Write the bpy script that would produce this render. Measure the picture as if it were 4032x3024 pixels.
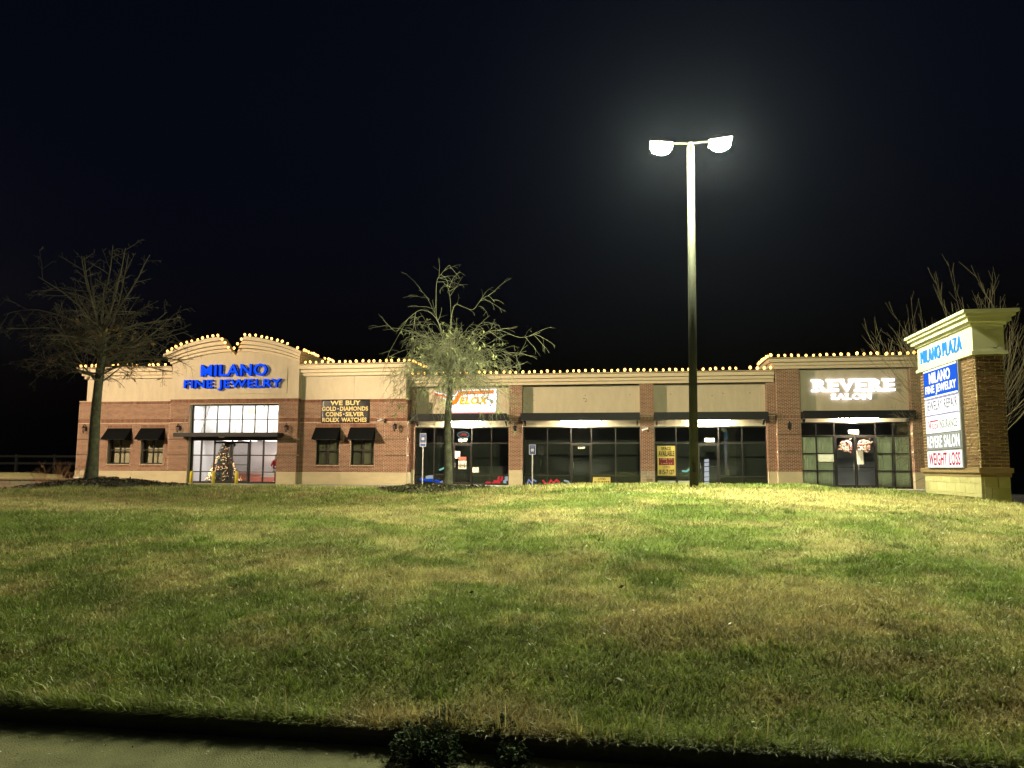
import bpy, math, random
import numpy as np
from mathutils import Vector, Matrix

# ------------------------------------------------------------------ clean
for o in list(bpy.data.objects):
    bpy.data.objects.remove(o)
SC = bpy.context.scene
COL = SC.collection
R = math.radians

# ------------------------------------------------------------------ camera
EYE = 0.96                       # eye height above the shop floor (z = 0)
YAW, PITCH, ROLL = R(9.5686), R(6.1291), R(0.2832)
_f = Vector((-math.sin(YAW)*math.cos(PITCH), math.cos(YAW)*math.cos(PITCH), math.sin(PITCH)))
_r0 = Vector((math.cos(YAW), math.sin(YAW), 0)); _u0 = _r0.cross(_f)
_r = math.cos(ROLL)*_r0 + math.sin(ROLL)*_u0
_u = -math.sin(ROLL)*_r0 + math.cos(ROLL)*_u0
cam_d = bpy.data.cameras.new('camera'); cam = bpy.data.objects.new('camera', cam_d); COL.objects.link(cam)
cam_d.sensor_fit = 'HORIZONTAL'; cam_d.sensor_width = 36; cam_d.lens = 36*3046/4032
cam_d.clip_start = 0.1; cam_d.clip_end = 2000
m = Matrix.Identity(4)
for i in range(3):
    m[i][0] = _r[i]; m[i][1] = _u[i]; m[i][2] = -_f[i]
m[2][3] = EYE
cam.matrix_world = m
SC.camera = cam

# ------------------------------------------------------------------ world: a night sky, no sun above the horizon
world = bpy.data.worlds.new('World'); SC.world = world; world.use_nodes = True
wn = world.node_tree
bg = wn.nodes['Background']
sky = wn.nodes.new('ShaderNodeTexSky'); sky.sky_type = 'NISHITA'; sky.sun_disc = False
sky.sun_elevation = R(-3.0); sky.sun_rotation = R(200); sky.altitude = 100
tint = wn.nodes.new('ShaderNodeMix'); tint.data_type = 'RGBA'; tint.blend_type = 'MULTIPLY'; tint.inputs[0].default_value = 1.0
tint.inputs[7].default_value = (.30, .42, 1.0, 1)      # a deep blue winter night
wn.links.new(sky.outputs[0], tint.inputs[6]); wn.links.new(tint.outputs[2], bg.inputs[0]); bg.inputs[1].default_value = 0.085

# ------------------------------------------------------------------ exposure / render
vs = SC.view_settings
vs.view_transform = 'Standard'; vs.look = 'None'; vs.exposure = 0.0; vs.gamma = 1.0; vs.use_curve_mapping = False
cy = SC.cycles
cy.use_denoising = True
cy.max_bounces = 6; cy.diffuse_bounces = 3; cy.glossy_bounces = 3; cy.transmission_bounces = 4; cy.transparent_max_bounces = 12
cy.sample_clamp_indirect = 4.0; cy.sample_clamp_direct = 0.0
cy.caustics_reflective = False; cy.caustics_refractive = False
cy.volume_bounces = 0

# lamp colours and radiances (all real luminaires seen in, or casting the shadows of, the photograph)
LAMP_A = ((0.95, 1.0, 0.56), 6400.0)      # visible lot lamp
LAMP_B = ((1.0, 0.78, 0.51), 7600.0)      # warm lot lamp off to the left, throws the awning shadows
CANOPY = ((1.0, 0.91, 0.66), 3200.0)
BULB = ((1.0, 0.47, 0.10), 7.0)

rng = np.random.default_rng(7)
random.seed(7)

# ================================================================== materials
MATS = {}
def mat(name, col=(.5, .5, .5), rough=.7, metal=0.0, noise=0.0, scale=8.0, bump=0.0, bscale=60.0, spec=.5, emit=None, col2=None, sx=1.0):
    if name in MATS: return MATS[name]
    m = bpy.data.materials.new(name); m.use_nodes = True
    nt = m.node_tree; b = nt.nodes['Principled BSDF']
    b.inputs['Base Color'].default_value = (*col, 1); b.inputs['Roughness'].default_value = rough
    b.inputs['Metallic'].default_value = metal; b.inputs['Specular IOR Level'].default_value = spec
    if emit:
        b.inputs['Emission Color'].default_value = (*emit[0], 1); b.inputs['Emission Strength'].default_value = emit[1]
    if noise or col2:
        g = nt.nodes.new('ShaderNodeNewGeometry')
        mp = nt.nodes.new('ShaderNodeMapping'); mp.inputs['Scale'].default_value = (sx, sx, 1)
        nt.links.new(g.outputs['Position'], mp.inputs[0])
        n = nt.nodes.new('ShaderNodeTexNoise'); n.inputs['Scale'].default_value = scale; n.inputs['Detail'].default_value = 6
        n.inputs['Roughness'].default_value = .65
        nt.links.new(mp.outputs[0], n.inputs['Vector'])
        mr = nt.nodes.new('ShaderNodeMapRange'); mr.inputs[1].default_value = .3; mr.inputs[2].default_value = .7
        nt.links.new(n.outputs[0], mr.inputs[0])
        mx = nt.nodes.new('ShaderNodeMix'); mx.data_type = 'RGBA'
        c2 = col2 or tuple(c*(1-noise) for c in col)
        mx.inputs[6].default_value = (*col, 1); mx.inputs[7].default_value = (*c2, 1)
        nt.links.new(mr.outputs[0], mx.inputs[0]); nt.links.new(mx.outputs[2], b.inputs['Base Color'])
    if bump:
        n2 = nt.nodes.new('ShaderNodeTexNoise'); n2.inputs['Scale'].default_value = bscale; n2.inputs['Detail'].default_value = 4
        g2 = nt.nodes.new('ShaderNodeNewGeometry'); nt.links.new(g2.outputs['Position'], n2.inputs['Vector'])
        bp = nt.nodes.new('ShaderNodeBump'); bp.inputs['Strength'].default_value = bump; bp.inputs['Distance'].default_value = .01
        nt.links.new(n2.outputs[0], bp.inputs['Height']); nt.links.new(bp.outputs[0], b.inputs['Normal'])
    MATS[name] = m
    return m

def emis(name, col, strength, base=(.3, .3, .3)):
    return mat(name, tuple(c*.25 for c in base), 1.0, emit=(col, strength), spec=0.0)

def brick_mat(name, c1, c2, c3):
    m = bpy.data.materials.new(name); m.use_nodes = True; nt = m.node_tree; b = nt.nodes['Principled BSDF']
    g = nt.nodes.new('ShaderNodeNewGeometry'); oi = nt.nodes.new('ShaderNodeObjectInfo')
    ad = nt.nodes.new('ShaderNodeMath'); ad.operation = 'ADD'
    fr = nt.nodes.new('ShaderNodeMath'); fr.operation = 'FRACT'
    nt.links.new(g.outputs['Random Per Island'], ad.inputs[0]); nt.links.new(oi.outputs['Random'], ad.inputs[1]); nt.links.new(ad.outputs[0], fr.inputs[0])
    cr = nt.nodes.new('ShaderNodeValToRGB'); e = cr.color_ramp.elements
    e[0].position = 0; e[0].color = (*c1, 1); e[1].position = 1; e[1].color = (*c3, 1)
    k = cr.color_ramp.elements.new(.5); k.color = (*c2, 1)
    nt.links.new(fr.outputs[0], cr.inputs[0])
    n = nt.nodes.new('ShaderNodeTexNoise'); n.inputs['Scale'].default_value = 45; n.inputs['Detail'].default_value = 4
    nt.links.new(g.outputs['Position'], n.inputs['Vector'])
    mx = nt.nodes.new('ShaderNodeMix'); mx.data_type = 'RGBA'; mx.blend_type = 'MULTIPLY'; mx.inputs[0].default_value = .35
    nt.links.new(cr.outputs[0], mx.inputs[6]); nt.links.new(n.outputs[0], mx.inputs[7])
    nt.links.new(mx.outputs[2], b.inputs['Base Color']); b.inputs['Roughness'].default_value = .85
    MATS[name] = m
    return m

def glass_mat(name, tint, refl=1.0, rough=.01):
    m = bpy.data.materials.new(name); m.use_nodes = True; nt = m.node_tree
    for n in list(nt.nodes): nt.nodes.remove(n)
    out = nt.nodes.new('ShaderNodeOutputMaterial'); t = nt.nodes.new('ShaderNodeBsdfTransparent'); t.inputs[0].default_value = (*tint, 1)
    gl = nt.nodes.new('ShaderNodeBsdfGlossy'); gl.inputs['Roughness'].default_value = rough; gl.inputs[0].default_value = (.9, .95, .9, 1)
    fr = nt.nodes.new('ShaderNodeFresnel'); fr.inputs[0].default_value = 1.5
    mu = nt.nodes.new('ShaderNodeMath'); mu.operation = 'MULTIPLY'; mu.inputs[1].default_value = refl
    mx = nt.nodes.new('ShaderNodeMixShader')
    nt.links.new(fr.outputs[0], mu.inputs[0]); nt.links.new(mu.outputs[0], mx.inputs[0]); nt.links.new(t.outputs[0], mx.inputs[1]); nt.links.new(gl.outputs[0], mx.inputs[2])
    nt.links.new(mx.outputs[0], out.inputs[0])
    MATS[name] = m
    return m

def attr_mat(name, rough=.8, spec=.3, trans=0.0, bump=False):
    m = bpy.data.materials.new(name); m.use_nodes = True; nt = m.node_tree; b = nt.nodes['Principled BSDF']
    a = nt.nodes.new('ShaderNodeAttribute'); a.attribute_name = 'col'
    nt.links.new(a.outputs['Color'], b.inputs['Base Color']); b.inputs['Roughness'].default_value = rough; b.inputs['Specular IOR Level'].default_value = spec
    if bump:
        g = nt.nodes.new('ShaderNodeNewGeometry')
        n = nt.nodes.new('ShaderNodeTexNoise'); n.inputs['Scale'].default_value = 60; n.inputs['Detail'].default_value = 5
        nt.links.new(g.outputs['Position'], n.inputs['Vector'])
        bp = nt.nodes.new('ShaderNodeBump'); bp.inputs['Distance'].default_value = .03; bp.inputs['Strength'].default_value = .8
        nt.links.new(n.outputs[0], bp.inputs['Height']); nt.links.new(bp.outputs[0], b.inputs['Normal'])
    if trans:
        tr = nt.nodes.new('ShaderNodeBsdfTranslucent'); nt.links.new(a.outputs['Color'], tr.inputs[0])
        mx = nt.nodes.new('ShaderNodeMixShader'); mx.inputs[0].default_value = trans
        nt.links.new(b.outputs[0], mx.inputs[1]); nt.links.new(tr.outputs[0], mx.inputs[2]); nt.links.new(mx.outputs[0], nt.nodes['Material Output'].inputs[0])
    MATS[name] = m
    return m

M_BRICK = brick_mat('red_brick', (.15, .052, .032), (.215, .078, .046), (.30, .120, .072))
M_BRICK2 = brick_mat('pylon_brick', (.115, .052, .030), (.155, .072, .042), (.205, .104, .060))
M_MORTAR = mat('mortar', (.74, .61, .45), .95, noise=.25, scale=4)
M_GROOVE_SHADE = mat('dark_recessed_brick', (.055, .022, .014), .95)  # near-black that paints the shade inside the pier grooves
M_MORTAR2 = mat('pale_mortar', (.70, .60, .40), .95, noise=.2, scale=5)
M_STUCCO = mat('tan_stucco', (.60, .505, .375), .92, noise=.17, scale=1.1, sx=3.0, bump=.25, bscale=90)
M_CORN = mat('cream_cornice', (.68, .56, .40), .85, noise=.12, scale=2.5, bump=.1)
M_STONE = mat('cast_stone', (.58, .49, .32), .9, noise=.22, scale=2.2, bump=.3, bscale=40, sx=.4)
M_BLACK = mat('black_metal', (.011, .011, .013), .55, noise=.3, scale=6, spec=.3)
M_FRAME = mat('bronze_frame', (.035, .030, .026), .38, metal=.4, noise=.3, scale=9)
M_AWN = mat('black_awning_cloth', (.006, .0065, .007), 1.0, spec=.05, bump=.15, bscale=300)
M_BROWN = mat('brown_downspout', (.03, .010, .007), .5, noise=.2)
M_CREAM = mat('cream_header_panel', (.70, .60, .42), .6, noise=.08, scale=2)
M_CONC = mat('pale_concrete', (.40, .38, .32), .9, noise=.25, scale=2.5, bump=.2)
M_ASPH = mat('asphalt', (.05, .05, .05), .9, noise=.4, scale=3, bump=.4)
M_ROAD = mat('gutter_concrete', (.235, .228, .120), .92, noise=.42, scale=5.0, bump=.9, bscale=90)
M_KERB = mat('kerb_concrete', (.09, .08, .06), .9, noise=.3, scale=5, bump=.3)
M_WHITE = mat('white_paint', (.78, .77, .74), .5)
M_STEEL = mat('galvanised_steel', (.45, .45, .43), .5, metal=.6, noise=.2, scale=12)
M_YEL = mat('yellow_paint', (.75, .60, .05), .45, noise=.12, scale=14)
M_GLASS = glass_mat('dark_tinted_glass', (.80, .82, .80), 1.2)
M_GLASSC = glass_mat('clear_glass', (.92, .93, .93), .8)
M_GLASSR = glass_mat('salon_glass', (.95, .96, .94), .9)
M_DARK = mat('dark_interior', (.10, .10, .10), .9, noise=.3, scale=1.5)
M_ROOF = mat('roof_membrane', (.10, .10, .10), .9, noise=.2, scale=1)

# ================================================================== mesh helpers
def wloc(o):
    v = Vector((0, 0, 0))
    while o is not None:
        v += o.location; o = o.parent
    return v

def new_obj(name, me, parent=None, mats=()):
    for mm in mats: me.materials.append(mm)
    o = bpy.data.objects.new(name, me); COL.objects.link(o)
    if parent is not None: o.parent = parent
    return o

class MB:
    def __init__(s): s.v = []; s.f = []; s.mi = []
    def add(s, vs, fs, mi=0):
        k = len(s.v); s.v += [tuple(p) for p in vs]
        for f in fs: s.f.append(tuple(i+k for i in f)); s.mi.append(mi)
        return s
    def box(s, x0, x1, y0, y1, z0, z1, mi=0):
        v = [(x0, y0, z0), (x1, y0, z0), (x1, y1, z0), (x0, y1, z0), (x0, y0, z1), (x1, y0, z1), (x1, y1, z1), (x0, y1, z1)]
        return s.add(v, [(3, 2, 1, 0), (4, 5, 6, 7), (0, 1, 5, 4), (1, 2, 6, 5), (2, 3, 7, 6), (3, 0, 4, 7)], mi)
    def prism(s, poly, a0, a1, axis='y', mi=0):
        # poly in the two other coordinates; axis y: (x,z), axis x: (y,z), axis z: (x,y)
        n = len(poly)
        def P(p, a):
            return {'y': (p[0], a, p[1]), 'x': (a, p[0], p[1]), 'z': (p[0], p[1], a)}[axis]
        v = [P(p, a0) for p in poly]+[P(p, a1) for p in poly]
        f = [tuple(range(n)), tuple(range(2*n-1, n-1, -1))]+[(i+n, (i+1) % n+n, (i+1) % n, i) for i in range(n)]
        return s.add(v, f, mi)
    def cyl(s, p0, p1, r0, r1=None, n=12, cap=True, mi=0):
        r1 = r0 if r1 is None else r1
        p0 = Vector(p0); p1 = Vector(p1); d = (p1-p0).normalized()
        a = d.orthogonal().normalized(); b = d.cross(a)
        v = []
        for p, r in ((p0, r0), (p1, r1)):
            for i in range(n):
                t = 2*math.pi*i/n; v.append(p+a*(r*math.cos(t))+b*(r*math.sin(t)))
        f = [(i, (i+1) % n, (i+1) % n+n, i+n) for i in range(n)]
        if cap: f += [tuple(range(n-1, -1, -1)), tuple(range(n, 2*n))]
        return s.add(v, f, mi)
    def lathe(s, prof, c=(0, 0, 0), n=14, mi=0):
        v = []; k = len(prof)
        for r, z in prof:
            for i in range(n):
                t = 2*math.pi*i/n; v.append((c[0]+r*math.cos(t), c[1]+r*math.sin(t), c[2]+z))
        f = []
        for j in range(k-1):
            for i in range(n):
                a = j*n+i; b = j*n+(i+1) % n; f.append((a, b, b+n, a+n))
        f += [tuple(range(n-1, -1, -1)), tuple((k-1)*n+i for i in range(n))]
        return s.add(v, f, mi)
    def tube(s, pts, rad, n=6, mi=0):
        pts = [Vector(p) for p in pts]
        if not hasattr(rad, '__len__'): rad = [rad]*len(pts)
        v = []; up = None; k = len(pts)
        for j, p in enumerate(pts):
            d = (pts[min(j+1, k-1)]-pts[max(j-1, 0)])
            d = d.normalized() if d.length > 1e-9 else Vector((0, 0, 1))
            if up is None: up = d.orthogonal().normalized()
            up = (up-d*up.dot(d))
            up = up.normalized() if up.length > 1e-6 else d.orthogonal().normalized()
            b = d.cross(up)
            for i in range(n):
                t = 2*math.pi*i/n; v.append(p+up*(rad[j]*math.cos(t))+b*(rad[j]*math.sin(t)))
        f = []
        for j in range(k-1):
            for i in range(n):
                a = j*n+i; b2 = j*n+(i+1) % n; f.append((a, b2, b2+n, a+n))
        f += [tuple(range(n-1, -1, -1)), tuple((k-1)*n+i for i in range(n))]
        return s.add(v, f, mi)
    def ball(s, c, r, n=10, k=6, sz=1.0, mi=0):
        prof = [(max(1e-4, r*math.sin(math.pi*j/k)), -r*sz*math.cos(math.pi*j/k)) for j in range(k+1)]
        return s.lathe(prof, c, n, mi)
    def mesh(s, name, off=(0, 0, 0), smooth=False):
        me = bpy.data.meshes.new(name)
        me.from_pydata([(x-off[0], y-off[1], z-off[2]) for x, y, z in s.v], [], s.f)
        if any(s.mi): me.polygons.foreach_set('material_index', s.mi)
        if smooth: me.polygons.foreach_set('use_smooth', [True]*len(s.f))
        me.update()
        return me
    def build(s, name, mats, parent=None, smooth=False, label=None):
        if not isinstance(mats, (list, tuple)): mats = [mats]
        off = wloc(parent) if parent is not None else (0, 0, 0)
        o = new_obj(name, s.mesh(name, off, smooth), parent, mats)
        if label: o['label'] = label
        return o

def box(name, mats, parent, *b, **k): return MB().box(*b).build(name, mats, parent, **k)

def thing(name, label, cat, loc=(0, 0, 0), group=None):
    o = bpy.data.objects.new(name, None); COL.objects.link(o); o.location = loc; o.empty_display_size = .2
    o['label'] = label; o['category'] = cat
    if group: o['group'] = group
    return o
def tag(o, label, cat, group=None, kind=None):
    if label: o['label'] = label
    if cat: o['category'] = cat
    if group: o['group'] = group
    if kind: o['kind'] = kind
    return o
def struct(o): o['kind'] = 'structure'; return o
def copy_tree(o, parent=None):
    c = o.copy(); COL.objects.link(c); c.parent = parent
    for ch in list(o.children): copy_tree(ch, c)
    return c

# ------------------------------------------------------------------ text
_tc = {}
def _txt(s, bold):
    key = (s, bold)
    if key in _tc: return _tc[key]
    cu = bpy.data.curves.new('t', 'FONT'); cu.body = s; cu.size = 1; cu.offset = bold; cu.resolution_u = 3; cu.fill_mode = 'FRONT' if False else 'BOTH'
    ob = bpy.data.objects.new('t', cu)
    me = bpy.data.meshes.new_from_object(ob)
    n = len(me.vertices); v = np.empty(n*3); me.vertices.foreach_get('co', v); v = v.reshape(n, 3)
    f = [tuple(p.vertices) for p in me.polygons]
    bpy.data.meshes.remove(me); bpy.data.objects.remove(ob); bpy.data.curves.remove(cu)
    _tc[key] = (v, f)
    return v, f
def _solid(s, bold, depth):
    key = (s, bold, depth, 's')
    if key in _tc: return _tc[key]
    cu = bpy.data.curves.new('t', 'FONT'); cu.body = s; cu.size = 1; cu.offset = bold; cu.resolution_u = 3; cu.extrude = depth/2
    ob = bpy.data.objects.new('t', cu); me = bpy.data.meshes.new_from_object(ob)
    n = len(me.vertices); v = np.empty(n*3); me.vertices.foreach_get('co', v); v = v.reshape(n, 3)
    f = [tuple(p.vertices) for p in me.polygons]; side = [0 if abs(p.normal.z) > .7 else 1 for p in me.polygons]
    bpy.data.meshes.remove(me); bpy.data.objects.remove(ob); bpy.data.curves.remove(cu)
    _tc[key] = (v, f, side)
    return _tc[key]
def text_layout(s, bold=.0, track=0.0):
    """list of (char, x offset) in unit size, plus total bounds"""
    def w(t):
        v, _ = _txt(t, bold); return v[:, 0].max()-v[:, 0].min()
    base = w('HH'); h1 = w('H'); x = 0; out = []
    for c in s:
        if c == ' ': x += .33+track; continue
        v, _ = _txt(c, bold); adv = w('H'+c+'H')-base
        out.append((c, x)); x += adv+track
    lo = min(o+_txt(c, bold)[0][:, 0].min() for c, o in out); hi = max(o+_txt(c, bold)[0][:, 0].max() for c, o in out)
    z0 = min(_txt(c, bold)[0][:, 1].min() for c, o in out); z1 = max(_txt(c, bold)[0][:, 1].max() for c, o in out)
    return out, lo, hi, z0, z1
def frame_xz(y, flip=1):   # text facing -y
    return lambda u, v, w: (u, y-w, v)
def frame_yz(x):           # text facing -x, reading towards -y
    return lambda u, v, w: (x-w, -u, v)
def letters(s, u0, u1, v0, v1, depth, fr, parent, mats, name='letter', bold=.02, track=.03, shear=0.0, joined=False, part='lettering'):
    lay, lo, hi, z0, z1 = text_layout(s, bold, track)
    sx = (u1-u0)/(hi-lo); sz = (v1-v0)/(z1-z0)
    mbj = MB(); objs = []
    for c, o in lay:
        v, f, side = _solid(c, bold, 1.0)
        vv = [fr(u0+(p[0]+o-lo)*sx+shear*(p[1]-z0)*sz, v0+(p[1]-z0)*sz, (p[2]+.5)*depth) for p in v]
        mb = mbj if joined else MB()
        k = len(mb.v); mb.v += vv
        for g, si in zip(f, side): mb.f.append(tuple(i+k for i in g)); mb.mi.append(si)
        if not joined: objs.append(mb.build(name, mats, parent))
    if joined: objs.append(mbj.build(part, mats, parent))
    return objs

# ------------------------------------------------------------------ noise
_lat = rng.random((256, 256))
def vnoise(x, y):
    xi = np.floor(x).astype(int); yi = np.floor(y).astype(int); fx = x-xi; fy = y-yi
    fx = fx*fx*(3-2*fx); fy = fy*fy*(3-2*fy)
    g = lambda a, b: _lat[a % 256, b % 256]
    return (g(xi, yi)*(1-fx)+g(xi+1, yi)*fx)*(1-fy)+(g(xi, yi+1)*(1-fx)+g(xi+1, yi+1)*fx)*fy
def fbm(x, y, n=4):
    s = 0; a = .5; t = 0
    for i in range(n):
        s = s+a*vnoise(x+17.3*i, y-9.1*i); t += a; a *= .5; x = x*2.03; y = y*2.03
    return s/t

# ================================================================== terrain
KERB_Y = 4.49; ROAD_Z = -0.645
CP = np.array([
 (-30, 4.6, -.54), (-20, 4.6, -.54), (-12, 4.6, -.54), (-7, 4.6, -.54), (-3, 4.6, -.54), (0, 4.6, -.54), (3, 4.6, -.54), (8, 4.6, -.54), (14, 4.6, -.54), (22, 4.6, -.54),
 (-22, 8, -.25), (-12, 8, -.06), (-8, 8, -.07), (-4, 8, -.10), (0, 8, -.13), (4, 8, -.15), (9, 8, -.25), (16, 8, -.45),
 (-20, 12, .12), (-14, 12, .27), (-11, 12, .29), (-8, 12, .26), (-5, 12, .22), (-2.5, 12, .19), (0.5, 11.5, .17), (4, 11.5, .14), (8, 11.5, -.02), (14, 12, -.3),
 (-14, 15, .20), (-9, 15, .16), (-6, 15, .15), (-3.6, 14.5, .24),
 (-19, 20, .10), (-14, 19, .36), (-10.6, 19, .37), (-8, 19, .39), (-5.3, 19, .28), (-5.6, 22, .30), (-3.2, 18, .45), (-.9, 17, .51), (1, 15.7, .50), (3, 17, .53), (5, 17.5, .47),
 (6.6, 19.9, .33), (6.6, 16.8, .32), (7.2, 16.6, .27), (8.2, 18, .12), (11, 18, -.05), (18, 18, -.35), (1, 13.5, .36), (4.5, 14, .34),
 (-24, 22, -.05), (-15.6, 20.5, .42), (-15, 23, .2), (-8, 23.5, .16), (0, 23, .24), (5, 23, .22), (10, 23, -.1), (-20, 25, -.12), (-8, 25.6, -.1), (0, 25.6, -.1), (8, 25.6, -.12), (18, 25, -.3), (-30, 25, -.15), (-34, 15, 0.0), (26, 12, -.4), (26, 22, -.4)])
def _tps(r): return np.where(r > 1e-9, r*r*np.log(r+1e-12), 0.0)
_n = len(CP); _K = _tps(np.hypot(CP[:, 0][:, None]-CP[:, 0], CP[:, 1][:, None]-CP[:, 1]))+np.eye(_n)*.6
_P = np.c_[np.ones(_n), CP[:, :2]]; _A = np.block([[_K, _P], [_P.T, np.zeros((3, 3))]])
_W = np.linalg.solve(_A, np.r_[CP[:, 2], 0, 0, 0])
def ground_z(x, y):
    x = np.asarray(x, float); y = np.asarray(y, float); sh = x.shape; xf = x.ravel(); yf = y.ravel()
    out = np.empty(len(xf))
    for i in range(0, len(xf), 40000):
        a = xf[i:i+40000]; b = yf[i:i+40000]
        r = np.hypot(a[:, None]-CP[:, 0], b[:, None]-CP[:, 1])
        out[i:i+40000] = _tps(r)@_W[:_n]+_W[_n]+_W[_n+1]*a+_W[_n+2]*b
    # ease into the kerb line
    t = np.clip((yf-4.6)/.8, 0, 1); out = -.55*(1-t)+out*t
    out += ((fbm(xf*.8, yf*.8, 3)-.5)*.12+(fbm(xf*2.7+5, yf*2.7+9, 2)-.5)*.035)*np.clip((yf-4.8)/1.5, 0, 1)
    return out.reshape(sh)

def lawn_colour(x, y, pick=None):
    """albedo of the winter lawn: green, straw and brown patches (n,3)"""
    big = fbm(x*.28+3.1, y*.42+1.7, 4); mid = fbm(x*1.3+11, y*1.9+5, 5); fine = .5+(fbm(x*4, y*4, 2)-.5)*1.3+(fbm(x*1.6+3, y*2.4+8, 3)-.5)*.7
    green = np.array((.200, .262, .062)); straw = np.array((.56, .49, .24)); brown = np.array((.31, .245, .115))
    def blob(cx, cy, rx, ry): return np.exp(-(((x-cx)/rx)**2+((y-cy)/ry)**2))
    dry = np.clip((big*.40+mid*.60-.47)*5.0+.26, 0, 1)
    dry = dry+.75*blob(4.5, 15.5, 3, 1.6)+.55*blob(5, 10, 2.2, .7)+.6*blob(-11, 11.8, 7, .9)+.35*blob(-5, 9.5, 3, .8)-.9*blob(.2, 14.8, 1.4, .8)-.7*blob(2.3, 12.4, 2.0, .9)-.6*blob(0.5, 9.3, 2.2, 1.0)-.5*blob(3.6, 8.6, 1.6, .9)-.6*blob(-7.5, 9.0, 2.0, .9)-.5*blob(-3, 6.6, .9, .6)-.4*blob(.2, 5.9, .6, .5)
    dry = np.clip(dry, 0, 1)
    if pick is not None:      # single blades are either green or straw, mixed by the local share
        dry = np.clip((dry-pick)*3+.5, 0, 1)*.85+dry*.15
    br = np.clip(1.1*blob(-9.5, 15.6, 6, 2.6)+.6*blob(1.8, 6.0, 1.6, 1.0)+.35*blob(-1.2, 5.4, 1.3, .6)+.4*blob(2.6, 13.4, 1.6, .4)+.35*np.clip((mid-.55)*6, 0, 1)+.35*np.clip((7.6-y)/3, 0, 1), 0, 1)*np.clip(.35+dry, 0, 1)
    c = green*(1-dry)[:, None]+straw*dry[:, None]
    c = c*(1-br)[:, None]+brown*br[:, None]
    return c*(.75+.5*fine)[:, None]

def grid_mesh(name, xs, ys, zf, colf=None, mats=()):
    X, Y = np.meshgrid(xs, ys); Z = zf(X, Y); nx = len(xs); ny = len(ys)
    v = np.c_[X.ravel(), Y.ravel(), Z.ravel()]
    i = np.arange((ny-1)*(nx-1)); r_ = i//(nx-1); c_ = i % (nx-1); a = r_*nx+c_
    f = np.c_[a, a+1, a+1+nx, a+nx]
    me = bpy.data.meshes.new(name); me.from_pydata(v.tolist(), [], f.tolist()); me.polygons.foreach_set('use_smooth', [True]*len(f))
    if colf is not None:
        at = me.color_attributes.new('col', 'FLOAT_COLOR', 'POINT')
        c = colf(v[:, 0], v[:, 1]); at.data.foreach_set('color', np.c_[c, np.ones(len(c))].ravel())
    me.update()
    return new_obj(name, me, None, mats)

M_SOIL = attr_mat('lawn_thatch', .95, .1, bump=True)
M_BLADE = attr_mat('grass_blade', .5, .4, trans=.3)
xs = np.r_[np.arange(-34, -20, .6), np.arange(-20, 12, .25), np.arange(12, 26.1, .6)]
ys = np.r_[4.6, np.arange(4.8, 20, .25), np.arange(20, 26, .4)]
lawn = struct(grid_mesh('lawn', xs, ys, ground_z, lambda x, y: lawn_colour(x, y)*.75, [M_SOIL]))
gm = MB().add([(-400, -400, -.90), (400, -400, -.90), (400, 600, -.90), (-400, 600, -.90)], [(0, 1, 2, 3)])
struct(gm.build('ground', mat('dark_ground', (.05, .05, .035), .95, noise=.4, scale=.5)))
struct(box('road', M_ROAD, None, -60, 60, -14, KERB_Y-.03, ROAD_Z-.2, ROAD_Z))
kb = MB()
kb.prism([(KERB_Y-.03, ROAD_Z-.15), (KERB_Y-.02, ROAD_Z+.06), (KERB_Y+.01, -.565), (KERB_Y+.05, -.555), (KERB_Y+.16, -.555), (KERB_Y+.16, ROAD_Z-.15)], -60, 60, 'x')
struct(kb.build('kerb', M_KERB))
struct(box('parking_lot', M_ASPH, None, -60, 40, 25.9, 38.55, -.6, -.16))
struct(box('pavement', M_CONC, None, -33.5, 15.5, 38.55, 41.05, -.5, -.012))

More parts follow.
